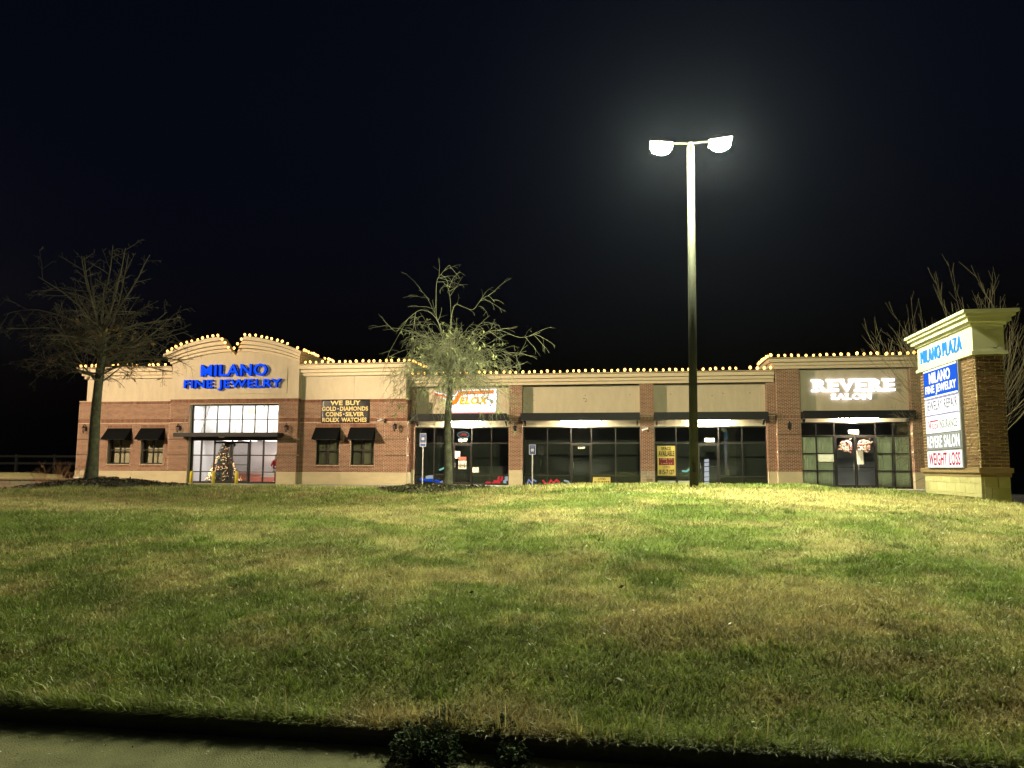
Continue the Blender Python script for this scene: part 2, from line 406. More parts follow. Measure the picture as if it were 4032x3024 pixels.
# ------------------------------------------------------------------ grass blades (one mass of lawn)
def blades(n, x0, x1, y0, y1, l0, l1, w, segs, lean=.6, yfun=None, seed=1, dirn=None):
    g = np.random.default_rng(seed)
    x = g.uniform(x0, x1, n); y = g.uniform(y0, y1, n)
    # keep what the lens or a step to the side could see
    k = (x > -1.10*y-1.6) & (x < .56*y+1.8)
    x = x[k]; y = y[k]; n = len(x)
    z = ground_z(x, y)
    c = lawn_colour(x, y, g.random(n))
    hgt = .65+.7*fbm(x*1.1+40, y*1.1+8, 3)
    L = g.uniform(l0, l1, n)*hgt; a = g.uniform(0, 2*np.pi, n); le = np.abs(g.normal(lean, .3, n))
    if dirn is not None: a = g.normal(dirn, .7, n)
    t = g.uniform(0, 2*np.pi, n); wx = np.cos(t)*w*g.uniform(.6, 1.3, n); wy = np.sin(t)*w*g.uniform(.6, 1.3, n)
    dx = np.cos(a)*np.sin(le)*L; dy = np.sin(a)*np.sin(le)*L; dz = np.cos(np.clip(le, 0, 1.45))*L
    jit = np.clip(g.normal(1, .25, n), .45, 1.8)
    tuft = .55+.9*fbm(x*5.5+7, y*5.5+3, 3)
    c = c*(jit*tuft)[:, None]; straw = g.random(n) < .07; c[straw] = np.array((.50, .43, .24))*g.uniform(.6, 1.2, straw.sum())[:, None]
    c = np.clip(c, .004, .75)
    if segs == 1:
        V = np.stack([np.c_[x-wx, y-wy, z-.005], np.c_[x+wx, y+wy, z-.005], np.c_[x+dx, y+dy, z+dz]], 1).reshape(-1, 3)
        F = np.arange(3*n).reshape(n, 3); C = np.repeat(c, 3, 0); return V, [F], C
    mx = x+dx*.42; my = y+dy*.42; mz = z+dz*.62
    V = np.stack([np.c_[x-wx, y-wy, z-.005], np.c_[x+wx, y+wy, z-.005], np.c_[mx-wx*.8, my-wy*.8, mz], np.c_[mx+wx*.8, my+wy*.8, mz], np.c_[x+dx, y+dy, z+dz*.95]], 1).reshape(-1, 3)
    b = np.arange(n)*5
    F = np.concatenate([np.c_[b, b+1, b+3], np.c_[b, b+3, b+2], np.c_[b+2, b+3, b+4]]); C = np.repeat(c, 5, 0)
    return V, [F], C
def tri_mesh(name, parts, mats, parent=None):
    V = np.concatenate([p[0] for p in parts]); C = np.concatenate([p[2] for p in parts])
    off = 0; FF = []
    for p in parts:
        for f in p[1]: FF.append(f+off)
        off += len(p[0])
    F = np.concatenate(FF)
    me = bpy.data.meshes.new(name); me.vertices.add(len(V)); me.vertices.foreach_set('co', V.ravel().astype(np.float32))
    me.loops.add(len(F)*3); me.loops.foreach_set('vertex_index', F.ravel().astype(np.int32))
    me.polygons.add(len(F)); me.polygons.foreach_set('loop_start', np.arange(0, len(F)*3, 3, dtype=np.int32))
    me.update(calc_edges=True)
    at = me.color_attributes.new('col', 'FLOAT_COLOR', 'POINT'); at.data.foreach_set('color', np.c_[C, np.ones(len(C))].ravel().astype(np.float32))
    return new_obj(name, me, parent, mats)
gp = [blades(1100, -9.5, 7, 4.50, 4.66, .12, .26, .0035, 2, .7, seed=19, dirn=-math.pi/2),
      blades(330000, -9.5, 7, 4.56, 9.0, .03, .07, .0032, 2, .95, seed=11),
      blades(26000, -9.5, 7, 4.50, 4.70, .07, .15, .0036, 2, 1.25, seed=12, dirn=-math.pi/2),
      blades(300000, -17, 11, 9.0, 16.0, .035, .075, .0055, 1, .9, seed=13),
      blades(210000, -26, 16, 16.0, 25.6, .05, .10, .0095, 1, .75, seed=14)]
grass = tri_mesh('grass', gp, [M_BLADE])
tag(grass, 'patchy green and straw coloured winter grass covering the bank', 'grass', kind='stuff')

# ================================================================== the strip of shops
BLD = thing('shop_building', 'long single storey brick and tan stucco strip of shops with stepped parapets', 'building', (-9, 41, 0))
def part(name, mats, *b, parent=None, label=None): return MB().box(*b).build(name, mats, parent or BLD, label=label)
YG = 41.2      # storefront glass of the middle units
YC = 40.85     # front of the brick columns
YM = 40.30     # front of the jewellery shop wings
YE = 40.00     # front of its entrance
YR = 40.50     # front of the salon unit
PITCH_V = .0677; PITCH_U = .203; JO = .017; PROUD = .012

def wall_cells(mb, u0, u1, v0, v1, ops, mk):
    us = sorted({u0, u1, *[a for o in ops for a in o[:2] if u0 < a < u1]}); vs_ = sorted({v0, v1, *[a for o in ops for a in o[2:] if v0 < a < v1]})
    for a, b in zip(us, us[1:]):
        for c, d in zip(vs_, vs_[1:]):
            cu = (a+b)/2; cv = (c+d)/2
            if any(o[0] < cu < o[1] and o[2] < cv < o[3] for o in ops): continue
            mk(mb, a, b, c, d)

def brick_rects(u0, u1, v0, v1, ops=(), soldiers=(), skips=()):
    """rectangles (ua,ub,va,vb) of the bricks in one face"""
    out = []
    def spans(va, vb, lo, hi, extra=()):
        seg = [(lo, hi)]
        for o in list(ops)+list(extra):
            if o[2] < (va+vb)/2 < o[3]:
                ns = []
                for a, b in seg:
                    if o[1] <= a or o[0] >= b: ns.append((a, b)); continue
                    if o[0] > a: ns.append((a, o[0]))
                    if o[1] < b: ns.append((o[1], b))
                seg = ns
        return seg
    sol_rects = [(s[2] if len(s) > 2 else u0, s[3] if len(s) > 2 else u1, s[0], s[1]) for s in soldiers]
    k = 0; v = v0
    while v < v1-.02:
        vb = min(v+PITCH_V, v1); k += 1
        if not any(abs((v+vb)/2-s) < PITCH_V*.5 for s in skips):
            for a, b in spans(v, vb, u0, u1, sol_rects):
                u = math.floor(a/PITCH_U)*PITCH_U-(PITCH_U/2 if k % 2 else 0)
                while u < b:
                    ua = max(u, a); ub = min(u+PITCH_U, b); u += PITCH_U
                    if ub-ua > .035: out.append((ua+JO/2, ub-JO/2, v+JO/2, vb-JO/2))
        v = vb
    for s in sol_rects:
        for a, b in spans(s[2], s[3], s[0], s[1]):
            n = max(1, round((b-a)/PITCH_V)); w = (b-a)/n
            for i in range(n): out.append((a+i*w+JO/2, a+(i+1)*w-JO/2, s[2]+JO/2, s[3]-JO/2))
    return out

BRICKS = []      # (wall object, frame fn, rect) of the whole building
def F_front(Y): return lambda u, v, w: (u, Y-w, v)
def F_left(X): return lambda u, v, w: (X-w, u, v)     # face looking to -x
def F_right(X): return lambda u, v, w: (X+w, u, v)    # face looking to +x
def brick_wall(u0, u1, v0, v1, Y, thick, ops=(), soldiers=(), skips=(), sides=(), label=None):
    """a front wall at y = Y, mortar body plus bricks; sides: list of ('L'|'R', depth)"""
    mb = MB()
    wall_cells(mb, u0, u1, v0, v1, list(ops), lambda m_, a, b, c, d: m_.box(a, b, Y, Y+thick, c, d))
    w = mb.build('brick_wall', M_MORTAR, BLD, label=label)
    for r in brick_rects(u0, u1, v0, v1, ops, soldiers, skips): BRICKS.append((w, F_front(Y), r))
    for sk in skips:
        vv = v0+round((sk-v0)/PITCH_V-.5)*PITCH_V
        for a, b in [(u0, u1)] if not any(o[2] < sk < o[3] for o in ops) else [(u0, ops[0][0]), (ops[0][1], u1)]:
            MB().box(a+.002, b-.002, Y-.002, Y+.003, vv+.006, vv+PITCH_V-.006).build('recessed_course', M_GROOVE_SHADE, w)  # thin dark strip in place of the groove's shadow
    for s, dep in sides:
        fr = F_left(u0) if s == 'L' else F_right(u1)
        for r in brick_rects(Y+.005, Y+dep, v0, v1, (), [(a[0], a[1]) for a in soldiers if len(a) == 2], skips): BRICKS.append((w, fr, r))
    return w
def brick_block(m_, fr, r, d0=-.004, d1=PROUD):
    a, b, c, d = r; j = random.uniform(-.0015, .0015)
    q = [fr(a, c, d0), fr(b, c, d0), fr(b, d, d0), fr(a, d, d0), fr(a, c, d1+j), fr(b, c, d1+j), fr(b, d, d1+j), fr(a, d, d1+j)]
    m_.add(q, [(4, 5, 6, 7), (0, 1, 5, 4), (1, 2, 6, 5), (2, 3, 7, 6), (3, 0, 4, 7)])

BT = 4.63; SB = .64          # brick top, stone base top
SOL = [(BT-.20, BT), (3.37, 3.57)]
GR = [2.46, 1.53]            # recessed courses in the piers
def wing(x0, x1, wins, sideL, sideR):
    ops = [(a, b, 1.02, 2.62) for a, b in wins]
    sol = SOL+[(3.08, 3.28, a-.06, b+.06) for a, b in wins]+[(.90, 1.02, a-.04, b+.04) for a, b in wins]
    brick_wall(x0, x1, SB, BT, YM, .35, ops, sol, sides=sideL+sideR)
# left wing
LW = [(-30.45, -29.0), (-28.34, -26.92)]; RW = [(-17.72, -16.36), (-15.70, -14.36)]
wing(-31.2, -26.45, LW, [], [])
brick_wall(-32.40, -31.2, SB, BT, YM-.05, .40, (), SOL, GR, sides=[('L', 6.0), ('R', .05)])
wing(-18.70, -13.78, RW, [], [])
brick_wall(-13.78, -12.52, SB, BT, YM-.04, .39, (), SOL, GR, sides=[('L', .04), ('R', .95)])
# entrance
EO = (-25.18, -19.85, -.1, 4.40)
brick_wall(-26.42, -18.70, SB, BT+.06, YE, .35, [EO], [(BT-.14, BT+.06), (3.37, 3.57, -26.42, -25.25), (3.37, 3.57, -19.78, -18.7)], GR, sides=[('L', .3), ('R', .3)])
# columns between the middle units
for a, b, y in ((-12.52, -12.32, YC+.1), (-7.04, -6.33, YC), (-.10, .60, YC), (6.25, 6.68, YC)):
    brick_wall(a, b, .80, 5.34, y, .40, (), [(3.42, 3.62)], (), sides=[('L', .30), ('R', .30)])
# salon piers
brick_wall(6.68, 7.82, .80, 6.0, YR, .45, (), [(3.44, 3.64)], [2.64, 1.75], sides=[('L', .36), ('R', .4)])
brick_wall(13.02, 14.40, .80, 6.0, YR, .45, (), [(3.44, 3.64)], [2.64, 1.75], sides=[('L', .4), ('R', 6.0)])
# bricks: the 300 nearest are single pieces, the rest one mass per wall
def bdist(t):
    fr, r = t[1], t[2]; p = fr((r[0]+r[1])/2, (r[2]+r[3])/2, 0); full = (r[1]-r[0]) > .18
    vis = fr(0, 0, 1)[1] < fr(0, 0, 0)[1]      # faces the street
    return math.dist(p, (0, 0, EYE))+(0 if full and vis else 1000)
BRICKS.sort(key=bdist)
_bm = MB(); brick_block(_bm, F_front(0), (-PITCH_U/2+JO/2, PITCH_U/2-JO/2, -PITCH_V/2+JO/2, PITCH_V/2-JO/2)); ONE_BRICK = _bm.mesh('brick'); ONE_BRICK.materials.append(M_BRICK)
for w, fr, r in BRICKS[:300]:
    o = bpy.data.objects.new('brick', ONE_BRICK); COL.objects.link(o); o.parent = w
    o.location = Vector(fr((r[0]+r[1])/2, (r[2]+r[3])/2, random.uniform(-.001, .0015)))-wloc(w)
    o.scale = ((r[1]-r[0])/(PITCH_U-JO), 1, (r[3]-r[2])/(PITCH_V-JO))
rest = {}
for w, fr, r in BRICKS[300:]:
    brick_block(rest.setdefault(w.name, (w, MB()))[1], fr, r)
for w, mb in rest.values():
    mb.build('brickwork', M_BRICK, w)['kind'] = 'stuff'

# stone base panels
def stones(x0, x1, Y, n, top, side=()):
    w = (x1-x0)/n
    for i in range(n):
        MB().box(x0+i*w+.004, x0+(i+1)*w-.004, Y-.03, Y+.3, -.08, top-.004).build('stone_panel', M_STONE, BLD)
    part('stone_ledge', M_STONE, x0, x1, Y-.012, Y+.28, top-.004, top+.001)
stones(-32.42, -31.2, YM-.05, 1, SB); stones(-31.2, -26.42, YM, 2, SB); stones(-26.42, EO[0], YE, 1, SB); stones(EO[1], -18.7, YE, 1, SB)
stones(-18.7, -13.80, YM, 2, SB); stones(-13.80, -12.50, YM-.04, 1, SB)
part('stone_panel', M_STONE, -12.53, -12.47, YM-.02, 41.2, -.08, SB-.004)
for a, b, y in ((-12.46, -12.32, YC+.1), (-7.04, -6.33, YC), (6.25, 6.66, YC), ): stones(a, b, y, 1, .80)
stones(6.66, 7.82, YR, 1, .80); stones(13.02, 14.42, YR, 1, .80)
# one column stands on rough stacked stone
rr = random.Random(3); z = -.08
stoneC = [mat('field_stone_%s' % n, c, .9, noise=.3, scale=9, bump=.4) for n, c in (('tan', (.44, .36, .25)), ('grey', (.36, .32, .25)), ('brown', (.28, .20, .13)))]
for hgt in (.17, .13, .20, .16, .22):
    x = -.12
    while x < .60:
        w = min(rr.uniform(.2, .42), .62-x)
        if .62-x-w < .1: w = .62-x
        MB().box(x+.006, x+w-.006, YC-.03-rr.uniform(0, .015), YC+.25, z+.006, z+hgt-.006).build('stone_block', stoneC[rr.randrange(3)], BLD); x += w
    z += hgt
part('mortar_core', M_MORTAR, -.10, .60, YC-.018, YC+.24, -.08, .795)

# stucco walls above the brick
part('stucco_wall', M_STUCCO, -32.0, -26.40, YM+.02, YM+.36, BT, 6.0)
part('stucco_wall', M_STUCCO, -32.0, -31.7, YM+.36, 56, BT, 6.0)
part('brick_side_wall', M_MORTAR, -32.40, -32.05, YM+.36, 56, SB, BT)
part('stucco_wall', M_STUCCO, -18.70, -12.64, YM+.02, YM+.36, BT, 6.0)
part('stucco_wall', M_STUCCO, -12.94, -12.64, YM+.36, 44, BT, 6.0)
part('stucco_trim', M_CORN, -32.42, -31.98, YM-.06, YM+.3, BT, BT+.03)
part('stucco_trim', M_CORN, -13.1, -12.49, YM-.06, YM+.3, BT, BT+.03)
for x in (-15.6,): part('control_joint', M_BLACK, x-.004, x+.004, YM+.017, YM+.02, BT, 5.98)
# cornices: stepped profile
PROF = [(.00, .12), (.18, .23), (.37, .35), (.60, .46), (.66, .50)]     # (height, projection)
def cornice(x0, x1, Y, z0, parent=None, endL=0, endR=0, h=.66, back=.30):
    s = h/.66
    for (a, p), (b, q) in zip(PROF, PROF[1:]):
        MB().box(x0-(p if endL else 0), x1+(p if endR else 0), Y-p, Y+back, z0+a*s, z0+b*s-.028).build('cornice_band', M_CORN, BLD)
    MB().box(x0-(.10 if endL else 0), x1+(.10 if endR else 0), Y-.10, Y+back-.01, z0, z0+h-.02).build('cornice_core', M_CORN, BLD)
cornice(-32.0, -26.40, YM, 5.95, endL=1)
cornice(-18.70, -12.64, YM, 5.93, endR=1)
cornice(-12.60, 6.62, YC, 5.33, h=.60, back=.6)
cornice(6.68, 14.40, YR, 5.95, endL=1, endR=1, h=.56)
# cornice returns that run back from the open ends
def cornice_return(x, sgn, y0, y1, z0, h=.66):
    s = h/.66
    for (a, p), (b, q) in zip(PROF, PROF[1:]):
        xa, xb = (x-p, x+.25) if sgn < 0 else (x-.25, x+p)
        MB().box(xa, xb, y0, y1, z0+a*s, z0+b*s-.012).build('cornice_band', M_CORN, BLD)
cornice_return(-12.64, 1, YM+.31, 44, 5.93); cornice_return(6.68, -1, YR+.31, 44, 5.95, .56); cornice_return(14.4, 1, YR+.31, 50, 5.95, .56); cornice_return(-32.0, -1, YM+.31, 56, 5.95)
# entrance gable: arched stucco wall with a notch
XC = -22.56
def arc(zend, half, sag):
    r0 = (half*half+sag*sag)/(2*sag)
    return lambda x: zend+sag-r0+math.sqrt(max(r0*r0-(x-XC)**2, 0))
outer = arc(7.25, 4.12, .95); inner = arc(6.70, 3.90, .65)
def vline(z): return max(0.0, (z-7.14)/(8.17-7.14)*.78)     # half width of the notch at height z
def arc_piece(zlo, zhi, x_a, x_b, side):
    """polygon between two arc functions on one side of the notch"""
    def hit(fn):
        x = 0.0
        for _ in range(30): x = vline(fn(XC+side*x))
        return x
    hl, hh = hit(zlo), hit(zhi)
    N = 16; top = []; bot = []
    for i in range(N+1):
        t = i/N
        top.append((XC+side*(hh+(x_b-hh)*t), 0)); bot.append((XC+side*(hl+(x_a-hl)*t), 0))
    top = [(x, zhi(x)) for x, _ in top]; bot = [(x, zlo(x)) for x, _ in bot]
    poly = top+bot[::-1]
    if side > 0: poly = poly[::-1]
    return poly
for side in (-1, 1):
    flat = lambda x: BT+.06
    inr = lambda x: inner(x)+.02
    poly = arc_piece(flat, inr, 3.86, 3.86, side)
    poly = (poly+[(XC, 7.14)]) if side < 0 else ([(XC, 7.14)]+poly)
    MB().prism(poly, YE, YE+.36, 'y').build('gable_wall', M_STUCCO, BLD)
    fr_ = [0, .22, .45, .72, 1.0]; pj = [.13, .24, .36, .50]; hw = [3.92, 3.97, 4.03, 4.14]
    for i in range(4):
        lo = (lambda t: (lambda x: inner(x)*(1-t)+outer(x)*t))(fr_[i]); hi = (lambda t: (lambda x: inner(x)*(1-t)+outer(x)*t-.028))(fr_[i+1])
        poly = arc_piece(lo, hi, hw[i], hw[i], side)
        MB().prism(poly, YE-pj[i], YE+.34, 'y').build('arched_cornice_band', M_CORN, BLD)
        # return along the side of the gable
        xe = XC+side*hw[i]; z0_, z1_ = lo(xe), hi(xe)
        MB().box(min(xe, xe-side*.4), max(xe, xe-side*.4), YE+.345, 44.5, z0_, z1_).build('cornice_return', M_CORN, BLD)
    xs_ = XC+side*3.86
    part('gable_side_wall', M_STUCCO, min(xs_, xs_-side*.3), max(xs_, xs_-side*.3), YE+.365, 44.3, BT, 6.9)
# raised stucco panel behind the shop name
pt = arc(6.40, 3.18, .44)
poly = [(XC-3.18+6.36*i/20, pt(XC-3.18+6.36*i/20)) for i in range(21)]+[(XC+3.18, 4.97), (XC-3.18, 4.97)]
MB().prism(poly[::-1], YE-.035, YE-.001, 'y').build('raised_panel', M_STUCCO, BLD)
# sign boards of the middle units and the salon
for a, b in ((-12.32, -7.04), (-6.33, -.10), (.60, 6.25)):
    part('sign_board', M_STUCCO, a, b, YG, YG+.2, 3.42, 5.33)
    part('trim_strip', M_CORN, b-.30, b-.28, YG-.015, YG-.001, 3.85, 5.2)
    part('header_panel', M_CREAM, a+.002, b-.002, YG-.06, YG+.18, 3.11, 3.42)
part('sign_board', M_STUCCO, 7.82, 13.02, YR+.33, YR+.5, 3.50, 5.96)
part('header_panel', M_CREAM, 7.822, 13.018, YR+.24, YR+.48, 3.27, 3.50)
M_SPOT = mat('weathered_bolt_hole', (.16, .12, .08), .9)
for x, z_ in ((-2.98, 4.80), (-3.06, 4.62), (-2.97, 4.45), (-5.75, 4.82), (-5.75, 4.55), (-.62, 4.8), (1.5, 4.8), (4.15, 4.82), (5.5, 4.82), (3.6, 4.7)):
    MB().cyl((x, YG-.004, z_), (x, YG+.01, z_), .028, n=8).build('bolt_hole', M_SPOT, BLD)
MB().tube([(-3.06, YG-.01, 4.62), (-2.95, YG-.015, 4.60), (-2.88, YG-.015, 4.52), (-2.92, YG-.012, 4.45), (-2.97, YG-.01, 4.45)], .008, 5).build('loose_wire', M_BLACK, BLD)

# roofs, rear and party walls
part('roof', M_ROOF, -31.7, 14.0, YG+.6, 57.6, 5.0, 5.1)
part('rear_wall', M_MORTAR, -32.4, 14.4, 57.6, 58, -.1, 5.6)
part('side_wall', M_MORTAR, 14.0, 14.38, YR+.46, 57.6, -.08, 6.0)
for x in (-12.6, -6.7, .25, 6.9): part('party_wall', mat('interior_paint', (.38, .38, .36), .9), x-.05, x+.05, YG+.3, 57, 0, 4.9)
part('inner_floor', mat('interior_floor', (.22, .20, .18), .5, noise=.3, scale=2), -31.9, 13.9, YG-.4, 57, -.05, 0)
for xa_, xb_, yy_ in ((-12.55, -6.75, 44.6), (-6.65, .2, 43.9), (.3, 6.85, 44.2)): part('partition', mat('dim_wall_paint', (.20, .205, .19), .9, noise=.15, scale=.8), xa_, xb_, yy_, yy_+.1, 0, 4.0)
part('partition', mat('salon_wall', (.20, .21, .26), .8), 6.95, 13.9, 46, 46.1, 0, 4.9)
part('ceiling', MATS['dim_wall_paint'], -12.5, 13.9, YG+.21, 57, 4.0, 4.06)

# ------------------------------------------------------------------ storefront glazing
def storefront(x0, x1, zb, zt, Y, cols, rails, door, dz, glass, fm=M_FRAME, low=(), sub=True, label=None):
    """cols: mullion centres; rails: rail heights; door: (xa, xb, leaves)"""
    f = MB(); t = .028
    f.box(x0, x0+.05, Y-.06, Y+.06, zb, zt); f.box(x1-.05, x1, Y-.06, Y+.06, zb, zt); f.box(x0+.05, x1-.05, Y-.058, Y+.058, zt-.06, zt)
    for c in cols: f.box(c-t, c+t, Y-.055, Y+.055, zb, zt-.06)
    edges = [x0+.05]+[c for c in cols]+[x1-.05]; cells = []
    for i, (a, b) in enumerate(zip(edges, edges[1:])):
        a_ = a if i == 0 else a+t; b_ = b if i == len(edges)-2 else b-t
        isd = door and door[0]-.05 < (a+b)/2 < door[1]+.05
        rs = [r for r in rails] if not isd else [dz]
        prev = zb+.10 if not isd else None
        if not isd: f.box(a_, b_, Y-.05, Y+.05, zb, zb+.10)
        for r in rs:
            f.box(a_, b_, Y-.052, Y+.052, r-t, r+t)
            if prev is not None: cells.append((a_, b_, prev, r-t))
            prev = r+t
        cells.append((a_, b_, prev, zt-.06))
    s = f.build('storefront', fm, BLD, label=label)
    for a, b, c, d in cells: MB().box(a, b, Y-.004, Y+.004, c, d).build('pane', glass, s)
    if door:
        n = door[2]; w = (door[1]-door[0])/n
        for k in range(n):
            a = door[0]+k*w+.012+(t if k == 0 else 0); b = door[0]+(k+1)*w-.012-(t if k == n-1 else 0)
            d = MB()
            d.box(a, a+.055, Y-.045, Y+.02, zb+.02, dz-t-.01); d.box(b-.055, b, Y-.045, Y+.02, zb+.02, dz-t-.01)
            d.box(a+.055, b-.055, Y-.044, Y+.019, dz-t-.08, dz-t-.01); d.box(a+.055, b-.055, Y-.044, Y+.019, zb+.02, zb+.16)
            do = d.build('door', fm, BLD)
            MB().box(a+.055, b-.055, Y-.016, Y-.008, zb+.16, dz-t-.08).build('pane', glass, do)
            hx = a+.10 if k == n-1 and n > 1 else (b-.10 if n > 1 else a+.09)
            MB().tube([(hx, Y-.045, .92), (hx, Y-.10, .92), (hx, Y-.10, 1.20), (hx, Y-.045, 1.20)], .011, 6).build('handle', M_STEEL, do)
            MB().box(a+.056, b-.056, Y-.075, Y-.055, 1.02, 1.05).build('push_bar', M_FRAME, do)
            MB().box(a, b, Y-.05, Y+.05, zb-.01, zb+.018).build('threshold', M_STEEL, do)
    return s
storefront(-12.32, -7.04, -.01, 3.11, YG, [-11.24, -10.17, -9.14, -8.05], [.52, 2.24], (-10.17, -9.14, 1), 2.22, M_GLASS)
storefront(-6.33, -.10, -.01, 3.11, YG, [-5.0, -3.74, -2.66, -1.39], [.53, 2.24], (-3.74, -2.66, 1), 2.22, M_GLASS)
storefront(.60, 6.25, -.01, 3.11, YG, [1.73, 2.80, 3.87, 5.04], [.53, 2.24], (2.80, 3.87, 1), 2.22, M_GLASS)
storefront(7.82, 13.02, -.01, 3.27, YR+.40, [8.60, 9.46, 11.40, 12.22], [.86, 1.71, 2.60], (9.46, 11.40, 2), 2.60, M_GLASSR)
# jewellery entrance: tall transom over doors, set back in the opening
YD = YE+.30
ef = MB(); xl, xr = EO[0], EO[1]
ef.box(xl, xl+.07, YD-.06, YD+.06, -.01, 4.40); ef.box(xr-.07, xr, YD-.06, YD+.06, -.01, 4.40); ef.box(xl+.07, xr-.07, YD-.058, YD+.058, 4.32, 4.40)
ef.box(xl+.07, xr-.07, YD-.08, YD+.058, 2.42, 2.74); ef.box(xl+.07, xr-.07, YD-.04, YD+.04, 3.51, 3.56)
tn = [xl+(xr-xl)*k/7 for k in range(1, 7)]
for x in tn: ef.box(x-.022, x+.022, YD-.045, YD+.045, 2.74, 4.32)
ent = ef.build('entrance_frame', M_FRAME, BLD)
te = [xl+.07]+tn+[xr-.07]
for a, b in zip(te, te[1:]):
    for c, d in ((2.74, 3.51), (3.56, 4.32)): MB().box(a+.022, b-.022, YD-.004, YD+.004, c, d).build('pane', M_GLASSC, ent)
dc = [-24.54, -23.74, -22.67, -21.59, -20.79]
storefront(xl+.07, xr-.07, -.01, 2.42, YD, dc, [.62, 1.54], None, 2.3, M_GLASSC)
# (the two middle bays read as doors: frames and pulls in front of the fixed lights)
for a, b, hx in ((-23.74, -22.67, -22.80), (-22.67, -21.59, -22.54)):
    d = MB(); d.box(a+.03, a+.10, YD-.11, YD-.06, .02, 2.30); d.box(b-.10, b-.03, YD-.11, YD-.06, .02, 2.30); d.box(a+.10, b-.10, YD-.11, YD-.06, 2.20, 2.30); d.box(a+.10, b-.10, YD-.11, YD-.06, .02, .14); d.box(a+.10, b-.10, YD-.10, YD-.07, 1.0, 1.03)
    do = d.build('door', M_FRAME, BLD)
    MB().box(a+.10, b-.10, YD-.090, YD-.084, .14, 2.20).build('pane', M_GLASSC, do)
    MB().tube([(hx, YD-.11, .75), (hx, YD-.17, .75), (hx, YD-.17, 1.05), (hx, YD-.11, 1.05)], .012, 6).build('handle', M_BLACK, do)

# flat canopy over the entrance, hung on rods
ca = MB(); ca.box(-25.56, -19.48, 39.20, 39.99, 2.56, 2.74); ca.box(-25.60, -19.44, 39.15, 39.199, 2.54, 2.76)
can = ca.build('entrance_canopy', M_BLACK, BLD)
for x in (-25.2, -24.0, -22.0, -20.7, -19.75):
    xt = x+ (.0 if x in (-25.2, -19.75) else .05)
    MB().cyl((x, 39.28, 2.76), (xt, 39.98, 4.36), .018, n=6).build('hanger_rod', M_STEEL, can)
MB().lathe([(.001, -.07), (.10, -.06), (.17, -.02), (.18, 0)], (-22.95, 39.6, 2.555), 14).build('dome_light', M_WHITE, can)
# metal canopies over the other shopfronts
def canopy(x0, x1, Y):
    c = MB(); c.box(x0, x1, Y-.95, Y-.90, 3.40, 3.79); c.box(x0, x1, Y-.90, Y-.07, 3.70, 3.76); c.box(x0, x0+.05, Y-.899, Y-.07, 3.42, 3.70); c.box(x1-.05, x1, Y-.899, Y-.07, 3.42, 3.70)
    o = c.build('canopy', M_BLACK, BLD)
    for x in (x0+.15, x1-.15): MB().prism([(Y-.07, 3.40), (Y-.6, 3.40), (Y-.07, 3.16)], x-.03, x+.03, 'x').build('bracket', M_BLACK, o)
for a, b in ((-12.32, -7.04), (-6.33, -.10), (.60, 6.25)): canopy(a+.01, b-.01, YG-.05)
canopy(7.83, 13.01, YR+.33)

# small windows with cloth awnings
def window(x0, x1, Y):
    y = Y+.16; f = MB()
    for a, b, c, d in ((x0, x0+.09, 1.02, 2.62), (x1-.09, x1, 1.02, 2.62), (x0+.09, x1-.09, 2.53, 2.62), (x0+.09, x1-.09, 1.02, 1.10)): f.box(a, b, y-.05, y+.05, c, d)
    xm = (x0+x1)/2; f.box(xm-.03, xm+.03, y-.045, y+.045, 1.10, 2.53); f.box(x0+.09, xm-.03, y-.045, y+.045, 1.80, 1.86); f.box(xm+.03, x1-.09, y-.045, y+.045, 1.80, 1.86)
    o = f.build('window', M_FRAME, BLD)
    for a, b in ((x0+.09, xm-.03), (xm+.03, x1-.09)):
        for c, d in ((1.10, 1.80), (1.86, 2.53)): MB().box(a, b, y-.004, y+.004, c, d).build('pane', M_GLASSR, o)
    MB().box(x0+.001, x1-.001, y+.30, y+.33, 1.021, 2.60).build('window_blind', mat('pale_blind', (.48, .42, .31), .8), o)
    MB().box(x0-.0, x1+.0, Y-.03, Y+.2, .985, 1.018).build('sill', M_STONE, o)
    MB().box(x0-.25, x1+.25, y+.4, y+.45, .8, 2.9).build('inner_wall', M_DARK, o)
def awning(x0, x1, Y, p, zt=3.08, zb=2.40):
    a = MB(); x0 -= .05; x1 += .05
    a.prism([(Y-.012, zt), (Y-p, zb), (Y-p, zb-.0), (Y-p+.012, zb-.0), (Y-.012, zt-.022)], x0, x1, 'x')
    for x in (x0, x1-.012): a.prism([(Y-.012, zt-.02), (Y-p+.01, zb), (Y-.012, zb-.02)], x, x+.012, 'x')
    o = a.build('awning', M_AWN, BLD)
    MB().box(x0, x1, Y-p-.006, Y-p+.006, zb-.015, zb).build('front_bar', M_BLACK, o)
for a, b in LW: window(a, b, YM); awning(a, b, YM, .62)
for a, b in RW: window(a, b, YM); awning(a, b, YM, .55)
